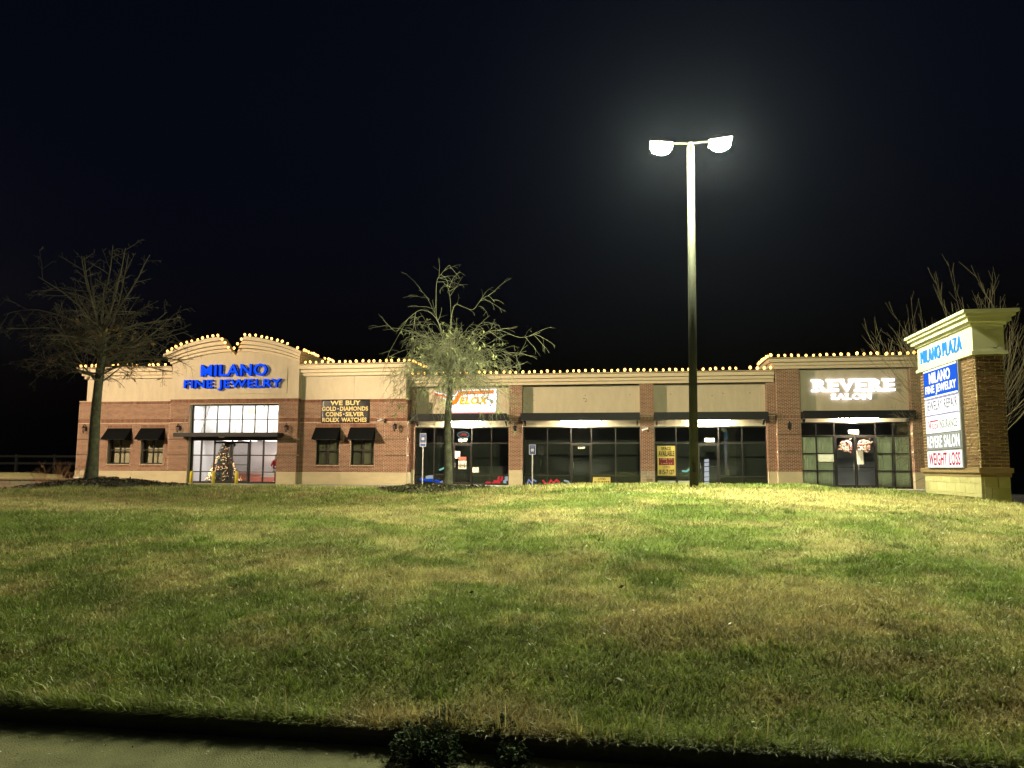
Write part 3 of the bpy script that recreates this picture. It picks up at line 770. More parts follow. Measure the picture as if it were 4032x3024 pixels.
# downspout, house numbers
MB().box(-31.22, -31.10, YM-.12, YM-.02, -.05, BT).build('downspout', M_BROWN, BLD)
M_NUM = mat('cream_vinyl', (.85, .80, .62), .5)
letters('1247', -9.86, -9.40, 2.30, 2.48, .004, frame_xz(YG-.03), BLD, [M_NUM], joined=True, part='house_number', bold=.02)
letters('1249', -3.36, -3.02, 1.93, 2.05, .004, frame_xz(YG-.06), BLD, [M_NUM], joined=True, part='house_number', bold=.02)
letters('1245', -22.75, -22.20, 2.79, 2.94, .004, frame_xz(YD-.02), BLD, [mat('grey_vinyl', (.55, .57, .58), .5)], joined=True, part='house_number', bold=.0)
for s, x, z0, Y in (('1251', 3.42, 2.30, YG-.02), ('1253', 10.39, 2.68, YR+.38)):
    pl_ = box('number_plate', mat('cream_plate', (.80, .78, .60), .5), BLD, x-.24, x+.24, Y-.012, Y-.004, z0, z0+.20)
    letters(s, x-.16, x+.16, z0+.05, z0+.15, .004, frame_xz(Y-.013), pl_, [mat('grey_vinyl2', (.45, .45, .35), .5)], joined=True, part='digits', bold=.0)

# ================================================================== jewellery shop interior
ROOM = thing('shop_interior', 'brightly lit white interior of the corner shop seen through its tall entrance glazing', 'interior', (-22.5, 42, 0))
M_RW = mat('white_interior_wall', (.80, .79, .78), .8)
M_BL = mat('pale_shutter', (.66, .60, .58), .7)
rb = MB()
rb.box(-26.0, -25.9, YD+.1, 45, 0, 4.6); rb.box(-19.2, -19.1, YD+.1, 45, 0, 4.6); rb.box(-26.0, -19.1, YD+.1, 45, 4.6, 4.66)
rb.build('room_shell', M_RW, ROOM)
MB().box(-25.9, -19.2, 42.6, 42.7, 2.52, 4.6).build('bulkhead', M_RW, ROOM)
MB().box(-25.9, -19.2, 44.9, 45, 0, 2.5).build('back_wall', M_BL, ROOM)
MB().box(-25.9, -19.2, 42.7, 44.9, 2.5, 2.54).build('inner_ceiling', M_RW, ROOM)
for k in range(30): MB().box(-25.9, -19.2, 44.86, 44.9, .05+k*.08, .115+k*.08).build('shutter_slat', M_BL, ROOM)
for k in range(5):
    x = -25.2+k*1.3
    MB().box(x, x+.6, 40.9, 42.2, 4.57, 4.598).build('ceiling_lamp', emis('white_ceiling_lamp', (1, .97, .93), 26), ROOM)
    MB().box(x, x+.6, 43.3, 44.3, 2.47, 2.498).build('ceiling_lamp', emis('soft_ceiling_lamp', (1, .93, .88), 8.5), ROOM)
MB().box(-23.1, -22.5, 42.56, 42.6, 4.05, 4.3).build('wall_notice', mat('khaki_card', (.55, .52, .32), .8), ROOM)
# display counter
ct = thing('display_counter', 'long red and white jewellery display counter behind the glass doors', 'counter', (-22.3, 43.4, 0))
MB().box(-23.7, -20.0, 43.0, 43.8, 0, .30).build('plinth', mat('counter_red', (.55, .16, .12), .5), ct)
MB().box(-23.68, -20.02, 43.02, 43.78, .30, .58).build('front', M_WHITE, ct)
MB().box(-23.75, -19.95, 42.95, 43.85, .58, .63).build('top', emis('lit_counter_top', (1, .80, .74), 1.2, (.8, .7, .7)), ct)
for k in range(3): MB().box(-23.66, -22.3, 42.98, 43.0, .34+.08*k, .37+.08*k).build('red_stripe', mat('stripe_red', (.6, .12, .10), .5), ct)
# christmas tree
TX, TY = -23.95, 41.7
xt = thing('christmas_tree', 'decorated evergreen tree with warm fairy lights and red ribbon inside the jewellery shop', 'christmas tree', (TX, TY, 0))
g_ = np.random.default_rng(5)
def cone_pts(n, r0, h0, h1, shell=.6):
    z = h0+(h1-h0)*(1-np.sqrt(g_.random(n))); rr_ = r0*(1-(z-h0)/(h1-h0))*(shell+(1-shell)*g_.random(n)); a = g_.uniform(0, 2*np.pi, n)
    return TX+rr_*np.cos(a), TY+rr_*np.sin(a), z, a
n = 5200; x, y, z, a = cone_pts(n, .98, .06, 2.40, .15)
dl = g_.uniform(.06, .14, n); t = a+g_.normal(0, .7, n); up_ = g_.normal(-.15, .35, n); s_ = .018
V = np.stack([np.c_[x, y, z], np.c_[x+np.cos(t)*dl-np.sin(t)*s_, y+np.sin(t)*dl+np.cos(t)*s_, z+up_*dl], np.c_[x+np.cos(t)*dl+np.sin(t)*s_, y+np.sin(t)*dl-np.cos(t)*s_, z+up_*dl+.02]], 1).reshape(-1, 3)
fo = tri_mesh('needles', [(V-np.array((TX, TY, 0)), [np.arange(3*n).reshape(n, 3)], np.repeat(np.c_[g_.uniform(.01, .03, n), g_.uniform(.03, .06, n), g_.uniform(.01, .025, n)], 3, 0))], [M_BLADE], xt)
fo['kind'] = 'stuff'
MB().cyl((TX, TY, 0), (TX, TY, 2.2), .05, .02, 8).build('trunk', mat('bark_dark', (.06, .04, .025), .9), xt)
fb = MB(); x, y, z, a = cone_pts(330, 1.0, .12, 2.42, .85)
for i in range(330): fb.ball((x[i], y[i], z[i]), .0115, 5, 3)
o = fb.build('fairy_lights', emis('warm_fairy_light', (1, .58, .24), 15), xt); o['kind'] = 'stuff'
rbn = []
for k in range(60):
    u = k/59; zz = .35+1.75*u; ra = 1.0*(1-(zz-.06)/2.34)*1.02; rbn.append((TX+ra*math.cos(u*14), TY+ra*math.sin(u*14), zz))
MB().tube(rbn, .022, 5).build('ribbon', mat('red_ribbon', (.45, .02, .02), .5), xt)
# santa figure in a red coat, modelled as a plain display figure
mx_, my_ = -20.35, 41.0
fig = thing('display_mannequin', 'standing display mannequin in red coat and white apron behind the right hand glass', 'mannequin', (mx_, my_, 0))  # santa figure, not a mannequin
prof = [(.03, .02), (.09, .05), (.09, .35), (.10, .60), (.17, .72), (.19, .85), (.17, 1.0), (.20, 1.18), (.19, 1.27), (.09, 1.34), (.055, 1.38), (.06, 1.42), (.085, 1.48), (.09, 1.56), (.06, 1.64), (.01, 1.66)]
MB().lathe(prof, (mx_, my_, 0), 16).build('body', mat('figure_red', (.50, .05, .06), .7), fig, smooth=True)
for s in (-1, 1):
    MB().tube([(mx_+s*.19, my_, 1.24), (mx_+s*.25, my_-.05, 1.02), (mx_+s*.14-.08, my_-.2, .92)], [.06, .055, .04], 8).build('arm', MATS['figure_red'], fig, smooth=True)
    MB().ball((mx_+s*.14-.09, my_-.22, .91), .045, 8, 6).build('glove', M_WHITE, fig, smooth=True)
    MB().ball((mx_+s*.08, my_-.04, .05), .10, 8, 6, .5).build('boot', M_WHITE, fig, smooth=True)
MB().lathe([(.19, .56), (.215, .58), (.20, .78), (.175, .80)], (mx_, my_, 0), 16).build('apron', M_WHITE, fig, smooth=True)  # white trim on the santa figure
MB().lathe([(.10, 1.36), (.125, 1.42), (.12, 1.58), (.10, 1.64), (.05, 1.70), (.01, 1.71)], (mx_+.01, my_+.02, 0), 14).build('headscarf', mat('white_scarf', (.72, .74, .76), .8), fig, smooth=True)  # white part at the santa figure's head
# open sign with tube letters hung over the door, seen dark from outside
hs = thing('window_sign', 'dark oval sign hanging inside the glass above the jewellery doors', 'sign', (-22.98, YD+.3, 2.1))
MB().tube([(-22.98+.36*math.cos(t*.2618), YD+.3, 2.13+.13*math.sin(t*.2618)) for t in range(25)], .018, 6).build('rim', M_WHITE, hs)
MB().prism([(-22.98+.34*math.cos(t*.2618), 2.13+.115*math.sin(t*.2618)) for t in range(24)], YD+.31, YD+.33, 'y').build('face', mat('charcoal_sign', (.06, .06, .07), .6), hs)
for k in range(4): MB().box(-23.20+.12*k, -23.13+.12*k, YD+.29, YD+.30, 2.07, 2.18).build('unlit_tube_letter', M_WHITE, hs)

# ================================================================== signs on the facade
M_BLUEF = emis('blue_lit_face', (.004, .085, 1.0), 1.05, (.02, .05, .5)); M_BLUER = emis('blue_return', (.0, .004, .30), .28, (.01, .02, .2))
sg = thing('channel_letter_sign', 'glowing blue block letter shop name on the arched gable', 'sign', (-22.5, YE, 5.1))
letters('MILANO', -24.50, -20.50, 5.94, 6.62,   .16, frame_xz(YE-.09), sg, [M_BLUEF, M_BLUER], bold=.017, track=.03)
letters('FINE JEWELRY', -25.50, -19.62, 5.15, 5.76,   .16, frame_xz(YE-.09), sg, [M_BLUEF, M_BLUER], bold=.017, track=.03)
# banner
bn = thing('wall_banner', 'black vinyl banner with gold capitals fixed above the two right hand awnings', 'banner', (-16.06, YM, 3.95))
bv = MB(); NX, NZ = 24, 12
for j in range(NZ+1):
    for i in range(NX+1):
        u = i/NX; v = j/NZ; bv.v.append((-17.44+2.76*u, YM-.035-.012*math.sin(u*19+v*5)*(abs(u-.5)*1.4)-.01*math.sin(u*7+v*11), 3.34+1.27*v))
for j in range(NZ):
    for i in range(NX): k = j*(NX+1)+i; bv.f.append((k, k+1, k+NX+2, k+NX+1)); bv.mi.append(0)
bo = bv.build('vinyl_sheet', mat('black_vinyl', (.014, .011, .013), .35), bn, smooth=True)
so = bo.modifiers.new('thickness', 'SOLIDIFY'); so.thickness = .006
M_GOLD = mat('gold_print', (.72, .52, .16), .5, col2=(.72, .60, .32), scale=3)
for s, a, b, z0, z1 in (('WE BUY', -16.93, -15.18, 4.29, 4.55), ('GOLD', -17.40, -16.58, 3.98, 4.22), ('DIAMONDS', -16.36, -14.74, 3.98, 4.22), ('COINS', -17.18, -16.24, 3.68, 3.92), ('SILVER', -16.03, -14.96, 3.68, 3.92), ('ROLEX', -17.36, -16.38, 3.37, 3.61), ('WATCHES', -16.26, -14.81, 3.37, 3.61)):
    letters(s, a, b, z0, z1, .004, frame_xz(YM-.060), bn, [M_GOLD], joined=True, part='print', bold=.03, track=.01)
for x, z_ in ((-16.47, 4.10), (-16.13, 3.80)): MB().cyl((x, YM-.064, z_), (x, YM-.058, z_), .035, n=10).build('print_dot', M_WHITE, bn)
# insurance sign
M_YF = emis('yellow_lit_face', (1.0, .50, .0), 1.9, (.6, .4, 0)); M_RF = emis('red_lit_side', (1.0, .08, .02), 1.3, (.5, .05, .02)); M_WF = emis('white_lit_face', (.93, .95, 1.0), 4.0, (.8, .8, .8))
vx = thing('logo_sign', 'lit yellow and white insurance logo sign with a long swoosh bar', 'sign', (-9.7, YG, 3.9))
ys_ = YG-.10
sw = [(-11.40, 5.02), (-10.42, 4.80), (-10.16, 4.55), (-9.93, 4.96), (-9.80, 5.07), (-7.92, 5.12), (-7.95, 4.95), (-9.72, 4.90), (-9.98, 4.42), (-10.22, 4.32), (-10.52, 4.66)]
MB().prism(sw[::-1], ys_-.06, ys_, 'y').build('swoosh', [emis('orange_lit_face', (1.0, .20, .01), 1.7, (.6, .2, 0))], vx)
MB().prism([(x, z-.02) for x, z in sw][::-1], ys_+.0, ys_+.03, 'y').build('swoosh_side', [M_RF], vx)
letters('ELOX', -9.86, -8.30, 4.34, 4.76, .06, frame_xz(ys_), vx, [M_YF, M_RF], bold=.05, track=.05, shear=.25)
letters('INSURANCE', -10.52, -8.02, 3.98, 4.22, .05, frame_xz(ys_), vx, [M_WF, M_WF], bold=.045, track=.03)
bk = [(-10.6, 3.93), (-7.9, 3.93), (-7.82, 4.00), (-7.80, 4.86), (-7.80, 5.18), (-9.9, 5.14), (-10.1, 4.86), (-10.4, 4.90), (-11.3, 5.08), (-10.62, 4.6)]
MB().prism(bk[::-1], ys_+.035, YG-.002, 'y').build('back_panel', emis('white_backlit_panel', (.95, .93, 1.0), 2.2, (.8, .8, .8)), vx)
MB().box(-10.58, -7.95, YG-.03, YG-.004, 3.85, 3.925).build('red_tube', emis('red_tube', (1, .20, .22), .9), vx)
# salon sign: slab serif letters
M_SAL = emis('salon_white_face', (.96, .97, 1.0), 3.0, (.8, .8, .8)); M_SALR = emis('salon_white_side', (.80, .78, 1.0), 1.0, (.8, .8, .8))
sl = thing('channel_letter_sign', 'glowing white slab serif letters spelling the salon name', 'sign', (10.4, YR, 4.4))
def slab(s, u0, u1, v0, v1, bold, h, w):
    ob = letters(s, u0, u1, v0, v1, .08, frame_xz(YR+.28), sl, [M_SAL, M_SALR], bold=bold, track=.06)
    SER = {'R': [(0, 0, 1), (0, 1, 0), (1, 0, 1)], 'E': [(0, 0, 0), (0, 1, 0)], 'V': [(0, 1, 1), (1, 1, 1)], 'A': [(0, 0, 1), (1, 0, 1)], 'L': [(0, 0, 0), (0, 1, 1)], 'N': [(0, 0, 1), (0, 1, 0), (1, 1, 1)]}
    chars = [c for c in s if c != ' ']
    for c, o in zip(chars, ob):
        xs__ = [v.co.x for v in o.data.vertices]; a, b = min(xs__)+sl.location.x, max(xs__)+sl.location.x
        for i, (l, t, both) in enumerate(SER.get(c, [])):
            cx = (a+w*.8) if l == 0 else (b-w*.8); zc = v0 if t == 0 else v1-h
            MB().box(cx-w*1.5, cx+w*1.25, YR+.197, YR+.275, zc, zc+h).build('serif', [M_SAL], o)
slab('REVERE', 8.52, 12.38, 4.80, 5.42, .035, .10, .13)
slab('SALON', 9.35, 11.25, 4.40, 4.70, .03, .05, .06)

# ================================================================== lights fixed to the building
CN = {0: 'insurance shop', 1: 'vacant shop beside the tree', 2: 'vacant shop behind the lamp pole', 3: 'salon'}
for k, (x, Y, z_) in enumerate(((-9.55, 40.72, 3.36), (-3.20, 40.72, 3.36), (3.42, 40.72, 3.36), (10.45, 40.36, 3.42))):
    t = thing('canopy_light', 'lit strip light under the black canopy of the '+CN[k], 'light', (x, Y, z_), 'strip lights under the canopies')
    MB().box(x-1.08, x+1.08, Y-.08, Y+.08, z_+.03, z_+.10).build('housing', M_WHITE, t)
    for s in (-1, 1): MB().prism([(x+s*1.08, z_+.03), (x+s*1.22, z_+.10), (x+s*1.08, z_+.10)][::s], Y-.08, Y+.08, 'y').build('end_cap', M_WHITE, t)
    MB().cyl((x-1.0, Y, z_+.01), (x+1.0, Y, z_+.01), .018, n=8).build('tube', emis('canopy_tube', CANOPY[0], 130), t)
    MB().ball((x, Y, z_), .10, 10, 6, .6).build('lit_diffuser', emis('canopy_lamp', CANOPY[0], CANOPY[1]), t)
# lanterns
def lantern(loc, label):
    t = thing('wall_lantern', label, 'lantern', loc, 'black lanterns on the brick piers')
    x, y, z_ = loc
    MB().box(x-.06, x+.06, y-.02, y, z_-.14, z_+.14).build('wall_plate', M_BLACK, t)
    MB().tube([(x, y-.02, z_+.05), (x, y-.12, z_+.22), (x, y-.22, z_+.22), (x, y-.24, z_+.12)], .016, 6).build('scroll_arm', M_BLACK, t)
    MB().lathe([(.02, .16), (.11, .06), (.12, .04), (.02, .03)], (x, y-.24, z_), 8).build('hood', M_BLACK, t)
    MB().lathe([(.04, -.20), (.095, .03), (.05, .035)], (x, y-.24, z_), 6).build('glass', M_GLASSC, t)
    MB().lathe([(.01, -.26), (.05, -.21), (.05, -.195), (.02, -.19)], (x, y-.24, z_), 8).build('finial', M_BLACK, t)
    for q in range(6):
        an = q*math.pi/3; MB().cyl((x+.04*math.cos(an), y-.24+.04*math.sin(an), z_-.20), (x+.095*math.cos(an), y-.24+.095*math.sin(an), z_+.03), .007, n=4).build('glazing_bar', M_BLACK, t)
lantern((-13.15, YM-.04, 3.10), 'black lantern with a silvery glass on the pier right of the awnings')
lantern((-25.75, YE, 3.05), 'black lantern left of the jewellery entrance')
lantern((-19.25, YE, 3.05), 'black lantern right of the jewellery entrance')
lantern((7.25, YR, 3.08), 'black lantern on the pier left of the salon')
lantern((-6.69, YC, 3.02), 'black lantern on the brick column between the insurance shop and the vacant shop')
lantern((-31.85, YM-.05, 3.05), 'lantern on the far left corner pier, half hidden by the tree trunk')
def cctv(loc, label, d=-1):
    t = thing('security_camera', label, 'camera', loc, 'white security cameras'); x, y, z_ = loc
    MB().box(x-.05, x+.05, y-.03, y, z_-.13, z_+.05).build('mount', mat('brown_box', (.10, .05, .03), .6), t)
    MB().cyl((x, y-.03, z_), (x+d*.08, y-.14, z_+.02), .02, n=8).build('arm', M_WHITE, t)
    MB().cyl((x+d*.02, y-.12, z_+.06), (x+d*.30, y-.30, z_-.05), .055, n=10).build('body', M_WHITE, t)
    MB().box(x+d*.31-.07 if d < 0 else x, x+d*.31+.07 if d > 0 else x, y-.32, y-.10, z_+.085, z_+.095).build('sun_shield', M_WHITE, t)
cctv((-13.78, YM-.02, 3.45), 'white bullet camera on the brick beside the banner')
cctv((.30, YC, 2.95), 'white bullet camera on the brick column with the stacked stone foot')

# ================================================================== strings of warm bulbs along the parapets
_bb = MB(); _bb.lathe([(.02, .0), (.05, .03), (.068, .08), (.05, .13), (.012, .16)], (0, 0, 0), 8); BULB_ME = _bb.mesh('bulb', smooth=True); BULB_ME.materials.append(emis('warm_bulb', BULB[0], BULB[1]))
_sk = MB(); _sk.cyl((0, 0, -.03), (0, 0, .012), .02, n=6); SOCK_ME = _sk.mesh('socket'); SOCK_ME.materials.append(M_BLACK)
def light_string(label, pts, step, closed=False):
    pts = [Vector(p) for p in pts]; t = thing('light_string', label, 'string lights', pts[0], 'strings of warm bulbs along the parapets')
    MB().tube(pts, .008, 4).build('cable', M_BLACK, t)
    tot = [0]
    for a, b in zip(pts, pts[1:]): tot.append(tot[-1]+(b-a).length)
    d = step*.4
    while d < tot[-1]:
        i = max(k for k in range(len(tot)-1) if tot[k] <= d); u = (d-tot[i])/max(tot[i+1]-tot[i], 1e-6); p = pts[i].lerp(pts[i+1], u)
        if random.random() < .03: d += step; continue
        o = bpy.data.objects.new('bulb', BULB_ME); COL.objects.link(o); o.parent = t; o.location = p-pts[0]+Vector((0, 0, .02))
        o.rotation_euler = (random.uniform(-.6, .6), random.uniform(-.6, .6), 0); o.scale = [random.uniform(.8, 1.08)]*3; o.location.z += random.uniform(-.03, .01)
        d += step*random.uniform(.96, 1.04)
    return t
zL = 5.95+.66; zR = 5.93+.66; zM = 5.33+.60; zS = 5.95+.56
light_string('warm bulbs along the front edge of the left wing parapet', [(-32.3, YM-.44, zL), (-26.55, YM-.44, zL)], .335)
arch_pts = lambda s, a, b: [(XC+s*x, YE-.46, outer(XC+s*x)+.0) for x in np.linspace(a, b, 14)]
light_string('warm bulbs over the arched gable and down into its notch', arch_pts(-1, 4.08, .80)+[(XC, YE-.46, 7.18)]+arch_pts(1, .80, 4.08), .32)
light_string('warm bulbs running back along the right side of the arched gable', [(XC+4.10, YE-.2, 7.27), (XC+4.10, 44.2, 7.27)], .34)
light_string('warm bulbs along the parapet of the wing with the banner', [(-18.45, YM-.44, zR), (-12.4, YM-.44, zR), (-12.24, YM-.3, zR), (-12.24, 43.4, zR)], .335)
light_string('long row of warm bulbs along the low parapet of the three middle shops', [(-12.45, YC-.44, zM), (6.55, YC-.44, zM)], .335)
light_string('warm bulbs along the salon parapet, partly hidden by the tall roadside sign', [(6.28, 43.4, zS), (6.28, YR-.44, zS), (14.7, YR-.44, zS)], .335)
# small parapet further back on the roof with its own bulbs
bp = thing('roof_parapet', 'short tan parapet on the roof behind the left wing', 'parapet', (-32, 50, 5.0))
MB().box(-36.4, -31.9, 48.0, 48.3, 5.0, 7.05).build('wall', M_STUCCO, bp); MB().box(-36.5, -31.8, 47.8, 48.35, 7.05, 7.25).build('coping', M_CORN, bp)
light_string('two tiers of warm bulbs on the small roof parapet behind the left wing', [(-36.3, 47.85, 7.26), (-32.6, 47.85, 7.26)], .42)
light_string('short row of warm bulbs below the small roof parapet behind the left wing', [(-34.6, 46.3, 6.82), (-31.7, 46.3, 6.82)], .6)

# ================================================================== things in and on the shop windows
def poster(name, label, x0, x1, z0, z1, Y, m_, cat='poster', group=None):
    o = box(name, m_, None, x0, x1, Y-.004, Y, z0, z1); return tag(o, label, cat, group)
def poster_root(name, label, x0, x1, z0, z1, Y, m_, cat='sign'):
    t = thing(name, label, cat, ((x0+x1)/2, Y, z0)); MB().box(x0, x1, Y-.006, Y, z0, z1).build('board', m_, t); return t
M_YCARD = mat('yellow_card', (.62, .50, .12), .7, noise=.1, scale=3); M_INK = mat('black_ink', (.02, .012, .01), .8); M_REDINK = mat('dark_red_ink', (.16, .015, .012), .8); M_PALE = mat('pale_ink', (.60, .45, .30), .8)
YP = YG-.03
t = poster_root('leasing_sign', 'tall yellow space available sign with red box in the vacant shop window', .76, 1.68, .55, 2.10, YP, M_YCARD)
fr = frame_xz(YP-.008)
MB().box(.83, 1.61, YP-.009, YP-.006, 1.10, 1.47).build('red_box', M_REDINK, t)
for s, a, b, z0, z1, mm, bd in (('SPACE', .96, 1.46, 1.88, 2.04, M_INK, .02), ('AVAILABLE', .82, 1.62, 1.56, 1.84, M_INK, .02), ('1,200 S.F.', .92, 1.54, 1.36, 1.45, M_PALE, .0), ('|', 1.22, 1.235, 1.26, 1.33, M_PALE, 0), ('2,400 S.F.', .92, 1.54, 1.13, 1.22, M_PALE, .0), ('(770)', 1.03, 1.40, .92, 1.05, M_REDINK, .0), ('815-7127', .84, 1.60, .62, .87, M_INK, .02)):
    letters(s, a, b, z0, z1, .004, frame_xz(YP-.010), t, [mm], joined=True, part='print', bold=bd, track=.01)
t = poster_root('leasing_sign', 'low yellow telephone number sign at the foot of the window right of the middle door', -2.59, -1.68, .0, .46, YP, M_YCARD)
for s, a, b, z0, z1 in (('(770)', -2.32, -1.94, .28, .41), ('815-7127', -2.53, -1.73, .03, .25)): letters(s, a, b, z0, z1, .004, frame_xz(YP-.010), t, [M_INK], joined=True, part='print', bold=.02)
for a, b, lb in ((.76, 1.66, 'pale frosted strip at the foot of the window below the leasing sign'), (1.80, 2.74, 'pale frosted strip beside the lamp pole at the foot of the vacant shop window')): poster('window_film', lb, a, b, .10, .30, YP, mat('frosted_film', (.45, .48, .42), .6), 'window film')
# open sign over the insurance door
t = thing('neon_sign', 'oval open sign with red letters and pale blue ring over the insurance door', 'sign', (-9.64, YG+.1, 2.70))
MB().tube([(-9.64+.32*math.cos(k*.2618), YG+.08, 2.70+.165*math.sin(k*.2618)) for k in range(25)], .016, 6).build('ring', emis('blue_neon', (.30, .62, .70), .9), t)
MB().prism([(-9.64+.30*math.cos(k*.2618), 2.70+.15*math.sin(k*.2618)) for k in range(24)][::-1], YG+.10, YG+.12, 'y').build('backing', M_BLACK, t)
letters('OPEN', -9.85, -9.43, 2.62, 2.78, .015, frame_xz(YG+.095), t, [emis('red_neon', (.85, .14, .10), 1.0)], bold=.02)
# notices
M_PAPER = mat('white_paper', (.72, .68, .58), .8)
poster('paper_notice', 'white sheet taped high on the insurance door', -10.06, -9.78, 1.42, 1.80, YG-.055, M_PAPER)
t = poster_root('hours_notice', 'opening hours card with red header on the insurance door', -9.86, -9.42, .84, 1.28, YG-.056, M_PAPER, 'notice')
MB().prism([(-9.93, 1.50), (-9.42, 1.50), (-9.44, 1.30), (-9.80, 1.30)][::-1], YG-.064, YG-.058, 'y').build('red_header', mat('red_header', (.45, .10, .06), .7), t)
for z_ in (1.12, .97): MB().box(-9.80, -9.48, YG-.066, YG-.0625, z_-.04, z_+.03).build('dark_band', M_INK, t); 
for z_ in (1.12, .97): MB().box(-9.74, -9.54, YG-.069, YG-.0665, z_-.02, z_+.015).build('pale_line', M_PAPER, t)
poster('paper_notice', 'square pale card low in the window right of the insurance door', -9.09, -8.74, .66, .94, YG-.03, M_PAPER)
poster('paper_notice', 'long pale card in the salon window left of its doors', 8.66, 9.40, 1.30, 1.68, YR+.36, mat('sage_card', (.52, .55, .42), .8))
poster('paper_notice', 'white sheet on the right hand salon door below its wreath', 10.48, 10.78, 1.18, 1.85, YR+.335, M_PAPER)
# added glowing shapes standing for reflected street lights low in the windows
def reflection(label, parts):
    x, z_ = parts[0][0][0]; t = thing('neon_tube', label, 'neon light', (x, YG+.25, 0.0), 'coloured neon shapes low in the shop windows')  # added stand-in for reflected street lights, no real neon
    for pts, r_, m_ in parts: MB().tube([(px, YG+.25, pz) for px, pz in pts], r_, 8).build('glowing_tube', m_, t)  # glow shapes standing for the reflections
    MB().box(min(p[0] for q in parts for p in q[0])-.05, max(p[0] for q in parts for p in q[0])+.05, YG+.2, YG+.32, .0, .03).build('base', M_BLACK, t)
NR = emis('red_glow', (1.0, .05, .07), 1.2, (.3, .02, .02)); NB = emis('blue_glow', (.02, .14, 1.0), .75, (.02, .05, .3)); NL = emis('lilac_glow', (.45, .45, 1.0), .9); NW = emis('white_glow', (.75, .85, .95), .75); NG = emis('mint_glow', (.40, 1.0, .85), .9)
reflection('red and white neon shapes at the right end of the insurance window', [([(-8.37, .05), (-8.36, .12), (-8.15, .10), (-8.05, .06)], .07, NR), ([(-7.95, .04), (-7.93, .18), (-7.70, .16), (-7.68, .06)], .08, NR), ([(-7.75, .20), (-7.66, .45)], .05, NR), ([(-7.58, .20), (-7.48, .45)], .05, NR), ([(-7.33, .05), (-7.38, .20), (-7.26, .26), (-7.28, .45)], .09, NW)])  # stands for reflected lights, no neon here
reflection('blue neon strip with white cloud left of the young tree', [([(-12.1, .26), (-11.8, .24), (-11.4, .22), (-11.0, .16)], .08, NB), ([(-11.75, .36), (-11.55, .40), (-11.35, .40)], .09, NW), ([(-10.95, .10), (-10.75, .16), (-10.5, .12)], .06, NL)])  # stands for reflected lights, no neon here
reflection('blue and lilac neon scribble behind the second parking sign', [([(-6.12, .10), (-6.05, .30), (-5.9, .12), (-5.8, .30), (-5.65, .20)], .05, NL), ([(-6.1, .04), (-5.8, .06), (-5.5, .04)], .04, NB)])  # stands for reflected lights, no neon here
reflection('red neon scribble left of the middle door', [([(-5.3, .28), (-5.15, .10), (-5.0, .06)], .045, NR), ([(-4.95, .08), (-4.85, .28), (-4.7, .12), (-4.55, .30), (-4.4, .15)], .06, NR), ([(-4.9, .05), (-4.5, .08)], .035, NL), ([(-4.15, .26), (-3.95, .22), (-3.84, .06)], .05, NW)])  # stands for reflected lights, no neon here
reflection('small mint green neon curl behind the lamp pole', [([(2.02, .80), (2.25, .78), (2.42, .92)], .05, NG)])  # stands for reflected lights, no neon here
reflection('small mint green neon fish left of the tree trunk', [([(-11.0, .78), (-10.85, .84), (-10.7, .92)], .045, NG)])  # stands for reflected lights, no neon here
# lit glazed partition inside the vacant shop
t = thing('lit_partition', 'narrow column of bright panes glowing inside the vacant shop door right of the lamp pole', 'partition', (3.28, YG+.6, 0))
zz = .02
for k, h in enumerate((.24, .22, .26, .26, .20, .18)):
    MB().prism([(3.16+.006*k, zz), (3.40+.004*k, zz+.03), (3.40+.004*k, zz+h), (3.16+.006*k, zz+h-.03)][::-1], YG+.60, YG+.63, 'y').build('pane', emis('cool_lit_pane', (.86, .88, 1.0), .95), t); zz += h+.012
MB().box(3.12, 3.15, YG+.58, YG+.66, 0, 1.55).build('frame', M_FRAME, t)
# faint furniture in the insurance shop
t = thing('reception_desk', 'dim grey reception desk inside the insurance shop', 'desk', (-8.6, 43.2, 0))
MB().box(-9.6, -7.6, 43.0, 43.1, 0, .95).build('front_panel', mat('desk_grey', (.35, .38, .34), .7), t); MB().box(-9.7, -7.5, 42.9, 43.7, .95, 1.0).build('top', MATS['desk_grey'], t)
# salon curtains
M_CUR = mat('sage_sheer_curtain', (.74, .78, .64), .9)
def curtain(x0, x1, label, gather=0.0):
    c = MB(); N = 40; zs = [.10, .5, 1.0, 1.5, 2.0, 2.56]
    for z_ in zs:
        for i in range(N+1):
            u = i/N; g0 = gather*(1-z_/2.56)
            xx = x0+(x1-x0)*u; xx += -g0*u*(x1-x0)
            c.v.append((xx, YR+.56+.035*math.sin(u*46+1.3*math.sin(u*9)+z_*.4)+.012*math.sin(u*90), z_))
    for j in range(len(zs)-1):
        for i in range(N): k = j*(N+1)+i; c.f.append((k, k+1, k+N+2, k+N+1)); c.mi.append(0)
    t = thing('curtain', label, 'curtain', (x0, YR+.56, 0), 'sage curtains in the salon windows')
    o = c.build('drape', M_CUR, t, smooth=True); so = o.modifiers.new('thickness', 'SOLIDIFY'); so.thickness = .004
    MB().cyl((x0-.02, YR+.56, 2.58), (x1+.02, YR+.56, 2.58), .012, n=6).build('rod', M_BLACK, t)
curtain(7.86, 8.60, 'sage curtain in the leftmost salon window'); curtain(8.62, 9.42, 'sage curtain just left of the salon doors', .06)
curtain(11.46, 12.20, 'sage curtain just right of the salon doors', .10); curtain(12.24, 12.98, 'sage curtain in the rightmost salon window')
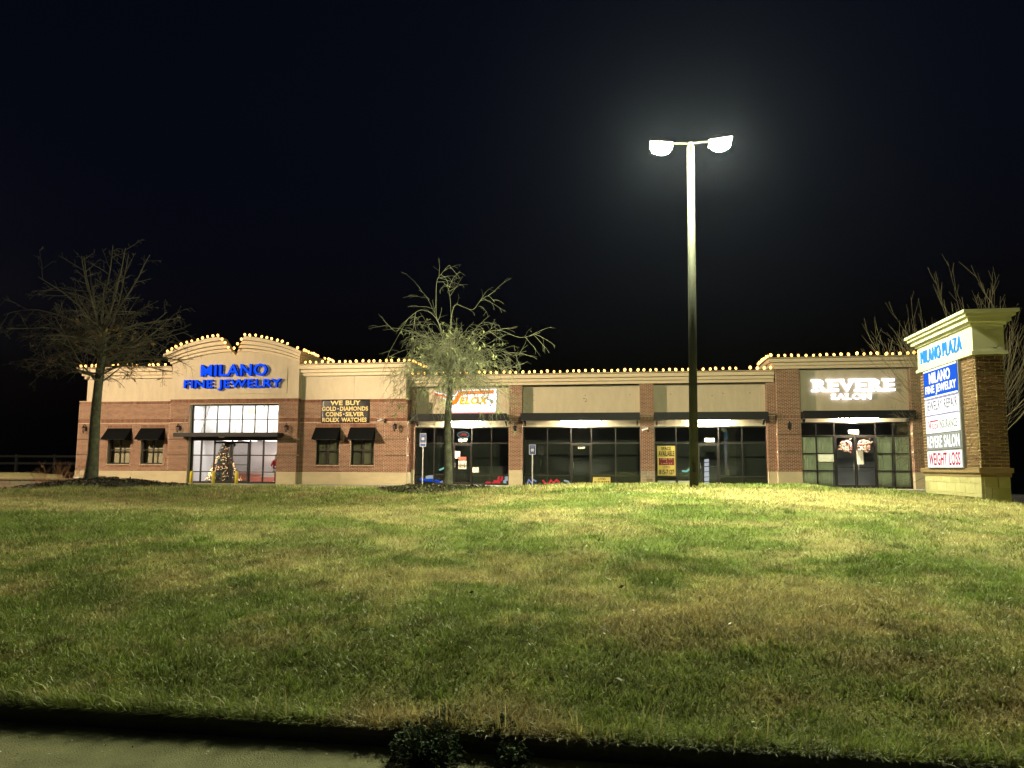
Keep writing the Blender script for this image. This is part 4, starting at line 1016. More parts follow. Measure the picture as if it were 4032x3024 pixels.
# wreaths
M_PK = [mat('pink_petal', (.88, .52, .45), .8), mat('blush_petal', (.90, .70, .60), .8), mat('crimson_petal', (.55, .08, .09), .8), mat('cream_petal', (.90, .82, .70), .8)]
for wx_, wz, lb, sd in ((9.96, 2.08, 'round pink and cream flower wreath on the left salon door', 1), (10.86, 2.10, 'round pink and cream flower wreath on the right salon door', 2)):
    t = thing('door_wreath', lb, 'wreath', (wx_, YR+.30, wz), 'wreaths on the salon doors'); rw = random.Random(sd)
    MB().tube([(wx_+.20*math.cos(k*.3142), YR+.30, wz+.20*math.sin(k*.3142)) for k in range(21)], .04, 6).build('ring', mat('twig_brown', (.12, .06, .03), .9), t)
    pm = [MB() for _ in M_PK]
    for k in range(150):
        an = rw.uniform(0, 6.283); ra = rw.gauss(.21, .075); cx = wx_+ra*math.cos(an); cz = wz+ra*math.sin(an)*.95
        pm[rw.choice((0, 0, 1, 1, 2, 3))].ball((cx, YR+.27+rw.uniform(-.05, .03), cz), rw.uniform(.018, .038), 6, 4, rw.uniform(.5, 1))
    for q, mm in zip(pm, M_PK):
        o = q.build('flowers', mm, t); o['kind'] = 'stuff'
    MB().prism([(wx_-.02, wz-.05), (wx_+.05, wz-.05), (wx_+.06, wz-.28), (wx_+.01, wz-.24), (wx_-.05, wz-.30)][::-1], YR+.245, YR+.255, 'y').build('ribbon', M_PK[3], t)

# ================================================================== in front of the shops
bol = thing('bollard', 'yellow steel bollard at the left end of the jewellery glazing', 'bollard', (-24.10, 38.7, -.02), 'yellow bollards in front of the jewellery shop')
MB().lathe([(.085, 0), (.085, .60), (.075, .645), (.05, .675), (.01, .69)], bol.location, 14).build('post', M_YEL, bol, smooth=True)
MB().lathe([(.13, 0), (.13, .02), (.09, .022)], bol.location, 14).build('base_plate', M_CONC, bol)
for x, lb in ((-22.80, 'yellow steel bollard in front of the christmas tree'), (-21.46, 'rightmost of the three yellow bollards, before the glass doors')):
    c = copy_tree(bol); c.location.x = x; c['label'] = lb
M_SBLUE = mat('sign_blue', (.015, .03, .22), .5); M_REFL = mat('reflective_white', (.80, .82, .85), .4)
def parking_sign(x, y, label, second, zt):
    t = thing('parking_sign', label, 'sign', (x, y, -.02), 'blue accessible parking signs')
    MB().cyl((x, y, -.02), (x, y, zt-.02), .032, n=8).build('post', M_STEEL, t)
    MB().box(x-.17, x+.17, y-.048, y-.042, zt-.50, zt).build('plate_rim', M_REFL, t)
    pl_ = MB().box(x-.15, x+.15, y-.053, y-.049, zt-.48, zt-.02).build('blue_plate', M_SBLUE, t)
    MB().box(x-.075, x+.075, y-.058, y-.054, zt-.355, zt-.205).build('symbol_field', M_REFL, pl_)
    sy = MB(); sy.tube([(x+.035*math.cos(a)-.004, y-.060, zt-.305+.035*math.sin(a)) for a in np.linspace(1.9, 6.0, 12)], .006, 4); sy.tube([(x-.010, y-.060, zt-.225), (x-.008, y-.060, zt-.285), (x+.028, y-.060, zt-.285), (x+.045, y-.060, zt-.325)], .007, 4); sy.ball((x-.010, y-.060, zt-.222), .011, 6, 4)
    sy.build('wheelchair_symbol', M_SBLUE, pl_)
    for z_, w in ((zt-.06, .12), (zt-.10, .10), (zt-.14, .11), (zt-.42, .12)): MB().box(x-w, x+w, y-.057, y-.054, z_-.010, z_+.010).build('print_line', mat('sign_pale_blue', (.25, .32, .55), .5), pl_)
    if second:
        MB().box(x-.17, x+.17, y-.048, y-.042, zt-.69, zt-.515).build('lower_plate_rim', M_REFL, t); MB().box(x-.14, x+.14, y-.053, y-.049, zt-.665, zt-.54).build('lower_plate', mat('lower_sign_blue', (.03, .10, .42), .5), t)
parking_sign(-11.40, 39.55, 'blue accessible parking sign with a second smaller plate left of the young tree', True, 2.70)
parking_sign(-5.58, 39.55, 'single blue accessible parking sign before the vacant shop', False, 2.11)
mb_ = thing('utility_meter', 'small grey meter box low on the stone base right of the big tree', 'meter', (-31.0, YM-.1, .1))
MB().box(-31.02, -30.72, YM-.16, YM-.031, .02, .36).build('box', mat('meter_grey', (.20, .18, .15), .6), mb_); MB().box(-30.70, -30.58, YM-.12, YM-.031, .04, .32).build('conduit_box', M_STEEL, mb_)
wb = thing('hose_cabinet', 'small white cabinet with a drooping hose at the left corner of the building', 'cabinet', (-32.0, YM-.3, 0))
MB().box(-32.35, -31.75, YM-.42, YM-.10, .10, .16).build('shelf', M_WHITE, wb); MB().box(-32.28, -31.82, YM-.36, YM-.10, .22, .28).build('shelf', M_WHITE, wb); MB().box(-32.15, -31.9, YM-.33, YM-.10, -.10, .10).build('stand', M_WHITE, wb)
MB().tube([(-32.35, YM-.3, .16), (-32.5, YM-.35, .10), (-32.62, YM-.4, -.02), (-32.66, YM-.4, -.16)], .02, 6).build('hose', M_WHITE, wb)

# ================================================================== lot lamp pole
def lamp_pole(x, y, zb, h, label, lampc, tilt, lens_size, yaw=0.0, lean=0.0):
    t = thing('lamp_pole', label, 'street lamp', (x, y, zb), 'lot lamp poles')
    MP = MATS.get('pole_bronze') or mat('pole_bronze', (.032, .032, .027), .65, spec=.12, noise=.35, scale=5)
    MB().cyl((x, y, zb-.3), (x+lean, y, zb+h), .092, .076, 20).build('shaft', MP, t, smooth=True)
    MB().lathe([(.16, -.05), (.16, .03), (.12, .06), (.095, .08)], (x, y, zb), 16).build('base_cover', MP, t, smooth=True)
    MB().box(x-.03, x+.03, y-.098, y-.075, zb+.40, zb+.58).build('hand_hole_cover', M_BLACK, t)
    xp_ = x; x = x+lean
    MB().cyl((x, y, zb+h), (x, y, zb+h+.10), .05, n=10).build('tenon', MP, t)
    for s in (-1, 1):
        hx = x+s*.62; hz = zb+h+.08
        MB().tube([(x, y, hz), (x+s*.25, y, hz+.02), (hx-s*.18, y, hz+.03)], .03, 8).build('arm', MP, t)
        # shoebox housing with a glowing lens underneath (local coordinates)
        lw, ll = lens_size
        b = MB(); b.prism([(-lw/2-.05, -.02), (lw/2+.05, -.02), (lw/2+.03, .03), (lw/2-.06, .07), (-lw/2+.06, .07), (-lw/2-.03, .03)][::-1], -ll/2-.03, ll/2+.03, 'y')
        hd = new_obj('lamp_head', b.mesh('lamp_head'), t, [M_BLACK]); hd.location = (hx-xp_, 0, hz-zb); hd.rotation_euler = (tilt, -s*.10, yaw)
        b = MB(); b.v = []; b.ball((0, 0, -.02), .5, 16, 10); b.v = [(px*lw, py_*ll, -.105+pz*.19) for px, py_, pz in b.v]
        new_obj('lens', b.mesh('lens'), hd, [emis('lens_'+lampc[0], lampc[1], lampc[2])])
    return t
lamp_pole(1.035, 16.5, .478, 7.39, 'tall bronze lot lamp pole with two lit heads rising from the grass crest', ('a', *LAMP_A), R(-6), (.40, .30), lean=.075)
LP2 = lamp_pole(-33.0, 24.0, -.16, 8.6, 'second lot lamp pole out of view left of the parking lot', ('b', *LAMP_B), R(52), (.42, .34), R(-35))
# the flood head aimed along the middle shops
fl_d = bpy.data.lights.new('flood_beam', 'SPOT'); fl_d.energy = 46000; fl_d.color = (1.0, .80, .52); fl_d.spot_size = R(46); fl_d.spot_blend = .8; fl_d.shadow_soft_size = .18
fl = bpy.data.objects.new('flood_beam', fl_d); COL.objects.link(fl); fl.parent = LP2; fl.location = (.9, .1, 8.6)
fl.rotation_euler = (Vector((-1.0, 41.2, 4.0))-Vector((-32.1, 24.1, 8.44))).to_track_quat('-Z', 'Y').to_euler()

# ================================================================== roadside sign
PX, PY0, PY1 = 6.63, 16.80, 19.90; PXR = 7.16
py = thing('roadside_sign', 'tall brick roadside sign with lit tenant panels and a cream cap', 'sign', (6.9, 18.3, .3))
core = MB().box(PX, PXR, PY0, PY1, .99, 3.27).build('brick_core', M_MORTAR2, py)
CAB = (17.48, 19.44)
rects = [(F_left(PX), r) for r in brick_rects(PY0, PY1, 1.0, 3.26, [(CAB[0], CAB[1], .99, 3.24)])]+[(F_front(PY0), r) for r in brick_rects(PX, PXR, 1.0, 3.26)]
cache = {}
for fr, r in rects:
    lr = r[1]-r[0]; hr = r[3]-r[2]; key = (round(lr, 3), round(hr, 3), fr(0, 0, 0)[1] == PY0)
    if key not in cache:
        mbk = MB(); f0 = F_front(0) if key[2] else F_left(0)
        brick_block(mbk, f0, (-lr/2, lr/2, -hr/2, hr/2)); cache[key] = mbk.mesh('brick'); cache[key].materials.append(M_BRICK2)
    o = bpy.data.objects.new('brick', cache[key]); COL.objects.link(o); o.parent = core
    o.location = Vector(fr((r[0]+r[1])/2, (r[2]+r[3])/2, random.uniform(-.002, .002)))-wloc(core)
# brown ledge, stone foot, cap
M_LEDGE = mat('brown_ledge', (.26, .165, .09), .85, noise=.2, scale=5)
MB().box(PX-.05, PXR+.05, PY0-.05, PY1+.16, .89, .99).build('ledge', M_LEDGE, py); MB().box(PX-.02, PXR+.02, PY0-.02, PY1+.05, .81, .89).build('ledge_course', M_LEDGE, py)
MB().box(PX+.02, PXR-.02, PY0+.02, PY1-.02, .44, .81).build('foot_core', M_MORTAR2, py)
MB().box(PX+.04, PXR-.02, PY0+.46, PY1-.04, .10, .43).build('footing', mat('dark_footing', (.06, .055, .045), .9), py)
MB().box(PX+.005, PXR-.01, PY0+.005, PY0+.40, .05, .43).build('near_leg', M_STONE, py)
M_STN = [mat('foot_stone_'+n, c, .9, noise=.2, scale=6, bump=.3) for n, c in (('a', (.50, .43, .24)), ('b', (.45, .38, .21)), ('c', (.54, .47, .28)))]
rs = random.Random(8)
for z0_, z1_, off in ((.68, .81, .0), (.47, .68, .25), (.40, .47, .1)):
    y = PY0-.012
    while y < PY1:
        w = .52 if y > PY0 else .52-off
        if PY1-y-w < .2: w = PY1-y
        MB().box(PX-.012, PX+.05, y+.004, min(y+w, PY1)-.004, z0_+.003, z1_-.003).build('stone_block', M_STN[rs.randrange(3)], py); y += w
for z0_, z1_, sp in ((.60, .81, (PX+.05, PX+.3, PXR-.01)), (.36, .60, (PX+.05, PX+.18, PXR-.01)), (.06, .36, (PX+.05, PX+.34, PXR-.01))):
    for a, b in zip(sp, sp[1:]): MB().box(a+.003, b-.003, PY0-.012, PY0+.04, z0_+.003, z1_-.003).build('stone_block', M_STN[rs.randrange(3)], py)
M_CAP = mat('pale_cap_stucco', (.66, .625, .47), .9, noise=.10, scale=2, bump=.25, bscale=80)
for z0_, z1_, p in ((3.26, 3.33, .07), (3.33, 3.86, .03), (3.86, 3.92, .07), (3.92, 4.02, .14), (4.02, 4.09, .20), (4.09, 4.15, .25)):
    MB().box(PX-p, PXR+p, PY0-p, PY1+p, z0_+.001, z1_).build('cap_band', M_CAP, py)
MB().tube([(6.98, PY0-.035, 3.40), (7.02, PY0-.06, 3.38), (7.06, PY0-.05, 3.42), (7.08, PY0-.04, 3.42)], .008, 5).build('bent_bracket', M_BLACK, py)
# cabinet and panels
MB().box(PX-.075, PX-.001, CAB[0]-.045, CAB[1]+.03, .985, 3.245).build('cabinet_frame', mat('cabinet_grey', (.20, .20, .21), .45, metal=.4), py)
M_PW = emis('lit_white_panel', (.95, .96, 1.0), 1.2, (.8, .8, .8)); M_PB = emis('lit_blue_panel', (.008, .10, .85), .75, (.02, .08, .5)); M_PG = emis('lit_grey_panel', (.34, .34, .38), .55, (.4, .4, .4))
xp = PX-.078
def panel(z0, z1, m_, rim=None):
    return MB().box(xp-.012, xp, CAB[0]+.01, CAB[1]-.01, z0, z1).build('tenant_panel', m_, py)
fp = frame_yz(xp-.0135)
M_TN = mat('navy_vinyl', (.05, .04, .16), .5); M_TR = emis('red_vinyl', (.75, .03, .09), .55, (.4, .02, .05)); M_TG = mat('grey_vinyl_dark', (.10, .10, .13), .5)
U0, U1 = -CAB[1], -CAB[0]
p1 = panel(2.575, 3.225, M_PB)
for z0_, z1_ in ((3.19, 3.225), (2.575, 2.61)): MB().box(xp-.016, xp-.0125, CAB[0]+.01, CAB[1]-.01, z0_, z1_).build('white_rim', M_PW, p1)
letters('MILANO', U0+.36, U1-.36, 2.90, 3.15, .003, fp, p1, [M_PW], joined=True, part='print', bold=.03)
letters('FINE JEWELRY', U0+.10, U1-.06, 2.63, 2.86, .003, fp, p1, [M_PW], joined=True, part='print', bold=.03)
p2 = panel(2.17, 2.555, M_PW); MB().box(xp-.016, xp-.0125, CAB[0]+.01, CAB[1]-.01, 2.53, 2.55).build('violet_line', emis('violet_line', (.16, .05, .62), .7), p2); MB().box(xp-.016, xp-.0125, CAB[0]+.01, CAB[1]-.01, 2.172, 2.19).build('violet_line', MATS['violet_line'], p2)
letters('JEWELRY REPAIR', U0+.12, U1-.06, 2.22, 2.50, .003, fp, p2, [M_TN], joined=True, part='print', bold=.012)
p3 = panel(1.775, 2.155, M_PW)
letters('V', U0+.16, U0+.38, 1.86, 2.06, .003, fp, p3, [M_TR], joined=True, part='print', bold=.015); letters('ELOX', U0+.38, U0+.78, 1.86, 1.98, .003, fp, p3, [M_TR], joined=True, part='print', bold=.012)
MB().box(xp-.017, xp-.0125, CAB[1]-.78, CAB[1]-.30, 2.03, 2.06).build('red_bar', M_TR, p3)
letters('INSURANCE', U0+.84, U1-.12, 1.86, 2.05, .003, fp, p3, [M_TG], joined=True, part='print', bold=.012)
p4 = panel(1.40, 1.755, M_PG); 
letters('REVERE SALON', U0+.06, U1-.05, 1.44, 1.71, .003, fp, p4, [M_PW], joined=True, part='print', bold=.02)
p5 = panel(1.00, 1.365, M_PW)
letters('WEIGHT LOSS', U0+.10, U1-.06, 1.04, 1.33, .003, fp, p5, [M_TR], joined=True, part='print', bold=.022)
# cap lettering
M_CB = emis('blue_neon_outline', (.04, .36, 1.0), .95, (.05, .2, .6))
letters('MILANO', U0-.22, -18.44, 3.44, 3.74, .03, frame_yz(PX-.032), py, [M_CB], bold=-.012, track=.05)
letters('PLAZA', -18.30, U1+.20, 3.44, 3.74, .03, frame_yz(PX-.032), py, [M_CB], bold=-.012, track=.05)

# ================================================================== trees
def rot_vec(d, ang, az):
    a = d.orthogonal().normalized(); b = d.cross(a); s = math.sin(ang)
    return (d*math.cos(ang)+(a*math.cos(az)+b*math.sin(az))*s).normalized()
def grow(rd, p, d, L, r0, n, wander, trop, r1=None):
    """polyline: trop adds to direction each step (Vector)"""
    pts = [Vector(p)]; rr_ = [r0]; d = Vector(d).normalized(); r1 = r0*.35 if r1 is None else r1
    for i in range(n):
        d = (d+Vector((rd.gauss(0, wander), rd.gauss(0, wander), rd.gauss(0, wander)))+trop*(1/n)).normalized()
        pts.append(pts[-1]+d*(L/n)); rr_.append(r0+(r1-r0)*(i+1)/n)
    return pts, rr_, d
M_BARK = mat('grey_green_bark', (.13, .125, .085), .95, col2=(.035, .035, .025), scale=7, bump=1.0, bscale=30)
M_BARKP = mat('pale_twig_bark', (.25, .24, .165), .8, noise=.4, scale=12)
M_BARKT = mat('brown_twig_bark', (.105, .085, .06), .85, noise=.4, scale=12)
def at_pt(pts, t):
    k = t*(len(pts)-1); i = min(int(k), len(pts)-2); return pts[i].lerp(pts[i+1], k-i), (pts[i+1]-pts[i]).normalized()
def trunk_mesh(rd, base, h, r0, r1, bend):
    pts = []; rr_ = []; N = 16
    for i in range(N+1):
        t = i/N; pts.append(Vector((base[0]+bend[0]*t+.02*math.sin(t*9), base[1]+bend[1]*t, base[2]-.15+(h+.15)*t))); rr_.append((r0+(r1-r0)*t)*(1+.55*math.exp(-t*14))*(1+rd.uniform(-.03, .03)))
    mb = MB(); mb.tube(pts, rr_, 14); return pts, mb

# ---- large bare tree on the left
rd = random.Random(21); TL = (-15.60, 20.0, .42)
tl = thing('bare_tree', 'large bare tree with thick mossy trunk at the left before the brick corner', 'tree', TL)
pts, mb = trunk_mesh(rd, TL, 4.4, .165, .10, (.12, 0)); mb.build('trunk', M_BARK, tl, smooth=True)
cr = MB(); leaf_pts = []
def branch(mb, rd, p, d, L, r, lvl, trop, wander=.10, kids=(6, 6, 4), spread=(.7, .8), shrink=.5, sides=(6, 4, 3, 3), tips=None):
    n = max(4, int(L/.22)); pts, rr_, dd = grow(rd, p, d, L, r, n, wander, trop(lvl), max(r*.3, .0025)); mb.tube(pts, rr_, sides[min(lvl, 3)])
    if tips is not None: tips.append((pts[-1], dd))
    if lvl >= len(kids): return
    for k in range(kids[lvl]):
        t = .18+.80*(k+rd.random())/kids[lvl]; q, dq = at_pt(pts, min(t, .99))
        branch(mb, rd, q, rot_vec(dq, rd.uniform(*spread), rd.uniform(0, 6.283)), L*shrink*rd.uniform(.6, 1.2)*(1.1-.5*t), max(r*(1-.6*t)*.55, .0035), lvl+1, trop, wander, kids, spread, shrink, sides, tips)
tropA = lambda l: Vector((0, 0, .25 if l == 0 else -.25))
top = pts[-1]
# upright leaders
for k in range(9):
    an = rd.uniform(0, 6.283); q, _ = at_pt(pts, rd.uniform(.86, 1.0))
    branch(cr, rd, q, Vector((math.cos(an)*rd.uniform(.15, .55), math.sin(an)*rd.uniform(.1, .4), 1)), rd.uniform(1.9, 3.1), .034, 0, lambda l: Vector((0, 0, .35 if l == 0 else .0)), .06, (9, 5, 2), (.7, 1.2), .34, tips=leaf_pts)
# spreading and drooping limbs
for k in range(48):
    an = k*2.4+rd.uniform(-.3, .3); t = rd.uniform(.66, 1.0); q, _ = at_pt(pts, t)
    branch(cr, rd, q, Vector((math.cos(an), math.sin(an), rd.uniform(-.05, .75))), rd.uniform(1.2, 2.7), .026, 0, lambda l: Vector((0, 0, -.20)), .09, (9, 5, 2), (.5, 1.1), .42, tips=leaf_pts)
o = cr.build('crown', M_BARKT, tl); o['kind'] = 'stuff'
def leaves(name, tips, rd, share, m_, parent, size, n=(2, 5)):
    lv = MB()
    for p, d in tips:
        if rd.random() > share: continue
        for k in range(rd.randint(*n)):
            a = rot_vec(d, rd.uniform(.3, 1.4), rd.uniform(0, 6.283)); s = a.orthogonal().normalized(); L = size*rd.uniform(.6, 1.3); w = L*.16; c = p-d*rd.uniform(0, .12)
            lv.add([c, c+a*L*.5+s*w, c+a*L, c+a*L*.5-s*w+a.cross(s)*w*.5], [(0, 1, 2), (0, 2, 3)])
    o = lv.build(name, m_, parent); o['kind'] = 'stuff'
leaves('dead_leaves', [t for t in leaf_pts if t[0].z < 5.0], rd, .008, mat('dead_leaf', (.22, .12, .05), .8), tl, .14)

# ---- young tree with drooping pale shoots, middle
rd = random.Random(5); TM = (-5.60, 22.0, .30)
tm = thing('bare_tree', 'young tree with dome of pale drooping shoots before the insurance shop', 'tree', TM)
pts, mb = trunk_mesh(rd, TM, 3.5, .125, .085, (.02, 0)); mb.build('trunk', M_BARK, tm, smooth=True)
cr = MB(); tips = []
for k in range(150):
    an = k*2.399+rd.uniform(-.3, .3); q, _ = at_pt(pts, rd.uniform(.90, 1.0)); el = rd.uniform(.10, 1.5)
    d = Vector((math.cos(an)*math.cos(el), math.sin(an)*math.cos(el), math.sin(el)))
    branch(cr, rd, q, d, rd.uniform(1.5, 2.7)*(1-.22*math.sin(el)), rd.uniform(.006, .012), 0, lambda l: Vector((0, 0, -1.35 if l == 0 else -.9)), .12, (8, 4), (.4, 1.1), .40, (5, 4, 3, 3), tips)
# the shoots that stand out against the sky: (x offset, z) polylines
for poly, r_ in (([(0, 3.6), (-.25, 4.6), (-.62, 5.35), (-1.3, 5.62), (-1.95, 5.35), (-2.45, 5.0), (-2.8, 5.15), (-3.1, 5.35)], .024), ([(-.62, 5.35), (-.66, 5.9), (-.65, 6.5), (-.45, 6.75), (-.12, 7.0), (-.08, 6.9)], .017), ([(-1.95, 5.35), (-2.45, 4.75), (-2.85, 4.2), (-2.75, 3.85)], .014),
                 ([(.1, 3.6), (.05, 4.9), (.15, 5.5), (.35, 5.72), (.75, 5.62), (1.15, 5.55), (1.5, 5.8), (1.85, 5.92), (2.15, 5.72)], .022), ([(.2, 3.7), (-.25, 4.8), (-.8, 5.65), (-1.2, 6.1), (-1.5, 6.25)], .016), ([(.1, 5.0), (.0, 5.9), (-.15, 6.3), (-.35, 6.45)], .014),
                 ([(.2, 3.7), (1.2, 4.7), (2.2, 4.95), (3.2, 4.72), (4.1, 4.85)], .020), ([(.2, 3.6), (1.4, 4.3), (2.4, 4.3), (3.0, 4.15), (3.4, 4.2)], .016), ([(.2, 3.6), (1.3, 4.0), (2.2, 3.85), (3.2, 3.85)], .014), ([(0, 3.5), (-.9, 4.4), (-1.5, 4.45), (-1.9, 4.15), (-1.75, 3.8)], .016), ([(0, 3.5), (-1.0, 3.9), (-1.6, 4.0), (-1.9, 4.3)], .012)):
    yb = rd.uniform(-.5, .3); sm = []
    P = [Vector((TM[0]+x*.66, TM[1]+yb*i/len(poly), z_)) for i, (x, z_) in enumerate(poly)]
    for i in range(len(P)-1):
        a, b, c, d_ = P[max(i-1, 0)], P[i], P[i+1], P[min(i+2, len(P)-1)]
        for t in np.linspace(0, 1, 6)[:-1 if i < len(P)-2 else None]:
            t2, t3 = t*t, t*t*t; sm.append(.5*((2*b)+(c-a)*t+(2*a-5*b+4*c-d_)*t2+(3*b-a-3*c+d_)*t3))
    cr.tube(sm, [r_*.52*(1-.65*i/len(sm)) for i in range(len(sm))], 6); tips.append((sm[-1], (sm[-1]-sm[-3]).normalized())); tips.append((sm[-1], (sm[-1]-sm[-3]).normalized()))
    for k in range(7):
        q, dq = at_pt(sm, rd.uniform(.35, .98)); branch(cr, rd, q, rot_vec(dq, rd.uniform(.5, 1.1), rd.uniform(0, 6.283)), rd.uniform(.3, .9), .007, 1, lambda l: Vector((0, 0, -.5)), .12, (0, 2), (.4, .9), .45, (4, 4, 3, 3), tips)
o = cr.build('crown', M_BARKP, tm); o['kind'] = 'stuff'
leaves('leaves', tips, rd, .03, mat('olive_leaf', (.30, .31, .14), .7), tm, .12)

# ---- vase shaped tree behind the roadside sign
rd = random.Random(14); TR = (10.9, 28.0, -.15)
tr = thing('bare_tree', 'bare vase shaped tree with long whips behind the roadside sign', 'tree', TR)
pts, mb = trunk_mesh(rd, TR, 2.3, .13, .10, (0, 0)); mb.build('trunk', M_BARKT, tr, smooth=True)
cr = MB(); tips = []
for k in range(48):
    an = k*2.399; q, _ = at_pt(pts, rd.uniform(.72, 1.0)); le = rd.uniform(.15, 1.25)
    d = Vector((math.cos(an)*math.sin(le), math.sin(an)*math.sin(le)*.8, math.cos(le)))
    branch(cr, rd, q, d, rd.uniform(3.0, 4.8), rd.uniform(.013, .021), 0, lambda l: Vector((0, 0, .75 if l < 2 else .4)), .045, (7, 3), (.25, .6), .50, (5, 4, 4, 3), tips)
for k in range(20):
    an = rd.uniform(2.0, 4.3); q, _ = at_pt(pts, rd.uniform(.5, .95))
    branch(cr, rd, q, Vector((math.cos(an), math.sin(an)*.7, rd.uniform(.0, .6))), rd.uniform(1.8, 3.2), .011, 0, lambda l: Vector((0, 0, -.3)), .07, (8, 3), (.4, .9), .5, (4, 4, 3, 3), tips)
o = cr.build('crown', mat('tan_twig_bark', (.27, .21, .14), .85, noise=.3, scale=12), tr); o['kind'] = 'stuff'

# ================================================================== mulch beds
def mulch(label, cx, cy, rx, ry, seed, lift, col):
    g = np.random.default_rng(seed); t = thing('mulch_bed', label, 'mulch bed', (cx, cy, float(ground_z(np.array([cx]), np.array([cy]))[0])))
    mb = MB(); NR_, NA = 9, 40; off = [1+.10*math.sin(3*a_*6.283/NA+seed)+g.uniform(-.05, .05) for a_ in range(NA)]
    for j in range(NR_+1):
        for a_ in range(NA):
            u = j/NR_; x = cx+rx*u*off[a_]*math.cos(a_*6.2832/NA); y = cy+ry*u*off[a_]*math.sin(a_*6.2832/NA)
            zz_ = float(ground_z(np.array([x]), np.array([y]))[0])+.07*(1-u**4)+lift*math.exp(-(u*2.0)**2)-(.03 if j == NR_ else 0); mb.v.append((x, y, zz_))
    for j in range(NR_):
        for a_ in range(NA): k = j*NA+a_; k2 = j*NA+(a_+1) % NA; mb.f.append((k, k2, k2+NA, k+NA)); mb.mi.append(0)
    mb.build('soil', mat('dark_mulch', (.045, .038, .026), .95, noise=.5, scale=12), t, smooth=True)
    n = 2600; u = np.sqrt(g.random(n)); a_ = g.uniform(0, 6.283, n); x = cx+rx*u*np.cos(a_)*.98; y = cy+ry*u*np.sin(a_)*.98; z_ = ground_z(x, y)+.075*(1-u**4)+lift*np.exp(-(u*2.0)**2)
    an = g.uniform(0, 6.283, n); L = g.uniform(.02, .06, n); w = g.uniform(.006, .022, n); ti = g.normal(0, .5, n)*L
    dx, dy = np.cos(an)*L, np.sin(an)*L; ox, oy = -np.sin(an)*w, np.cos(an)*w
    V = np.stack([np.c_[x-dx-ox, y-dy-oy, z_-ti+.008], np.c_[x+dx-ox, y+dy-oy, z_+ti+.008], np.c_[x+dx+ox, y+dy+oy, z_+ti+.02], np.c_[x-dx+ox, y-dy+oy, z_-ti+.02]], 1).reshape(-1, 3)-np.array(t.location)
    b = np.arange(n)*4; F = np.concatenate([np.c_[b, b+1, b+2], np.c_[b, b+2, b+3]])
    C = np.array(col)*np.clip(g.normal(1, .5, n), .2, 3)[:, None]; C[g.random(n) < .08] = (.22, .22, .12)
    o = tri_mesh('chips', [(V, [F], np.repeat(C, 4, 0))], [M_BLADE], t); o['kind'] = 'stuff'
mulch('dark mulch mound around the foot of the large left tree', TL[0]+.1, TL[1], 3.1, 1.5, 3, .10, (.05, .04, .025))
mulch('dark mulch ring strewn with leaves under the young tree', TM[0]+.1, TM[1]-1.2, 1.6, 2.6, 4, .03, (.07, .065, .035))

# ================================================================== far left: block wall, bank, shrub, fence
M_BLK = [mat('wall_block_'+n, c, .95, noise=.4, scale=5) for n, c in (('a', (.09, .07, .04)), ('b', (.12, .09, .055)), ('c', (.10, .09, .05)))]
rw_ = thing('retaining_wall', 'low dark block retaining wall at the far left below a grass bank', 'wall', (-29, 30, -.1)); rs = random.Random(2)
for j in range(2):
    x = -44.0+.25*j
    while x < -24.0: MB().box(x+.006, x+.52, 30-.01*rs.random(), 30.3, -.17+.24*j+.004, -.17+.24*(j+1)-.004).build('block', M_BLK[rs.randrange(3)], rw_); x += .53
MB().box(-44, -23.7, 29.96, 30.34, .31, .37).build('capstone', M_BLK[1], rw_)
bk_ = MB(); NU, NV = 24, 8
for j in range(NV+1):
    for i in range(NU+1):
        yy = 30.1+7*j/NV; xx = -48+(-.825*yy+48)*i/NU; bk_.v.append((xx, yy, .30+(yy-30.1)*.045-.02*max(0, i-16)+.03*math.sin(xx*1.3)))
for j in range(NV):
    for i in range(NU): k = j*(NU+1)+i; bk_.f.append((k, k+1, k+NU+2, k+NU+1)); bk_.mi.append(0)
struct(bk_.build('grass_bank', mat('bank_grass', (.10, .11, .03), .95, col2=(.17, .14, .06), scale=3, bump=.6, bscale=20), smooth=True))
rd = random.Random(9); sh = thing('bare_shrub', 'rusty bare twiggy shrub beside the left corner of the building', 'shrub', (-24.0, 29.0, -.1)); cr = MB()
for k in range(26):
    an = rd.uniform(0, 6.283); branch(cr, rd, (-24.0+rd.uniform(-1.2, 1.2), 29.0+rd.uniform(-.3, .3), -.12), Vector((math.cos(an)*.5, math.sin(an)*.4, 1)), rd.uniform(.5, 1.3), .010, 0, lambda l: Vector((0, 0, .2)), .12, (6, 3), (.4, .9), .5, (4, 3, 3, 3))
cr.build('twigs', mat('rusty_twig', (.22, .11, .045), .9), sh)['kind'] = 'stuff'
fe = thing('rail_fence', 'faint dark post and rail fence in the distance at far left', 'fence', (-44, 46, .2))
M_FN = mat('weathered_rail', (.004, .0036, .003), .9, noise=.3)
for k in range(8):
    x = -56+2.9*k; MB().box(x-.07, x+.07, 45.93, 46.07, -.9, 1.66).build('post', M_FN, fe)
    for z_ in (1.52, 1.05): MB().box(x+.072, x+2.9-.072, 45.97, 46.03, z_-.07, z_+.07).build('rail', M_FN, fe)

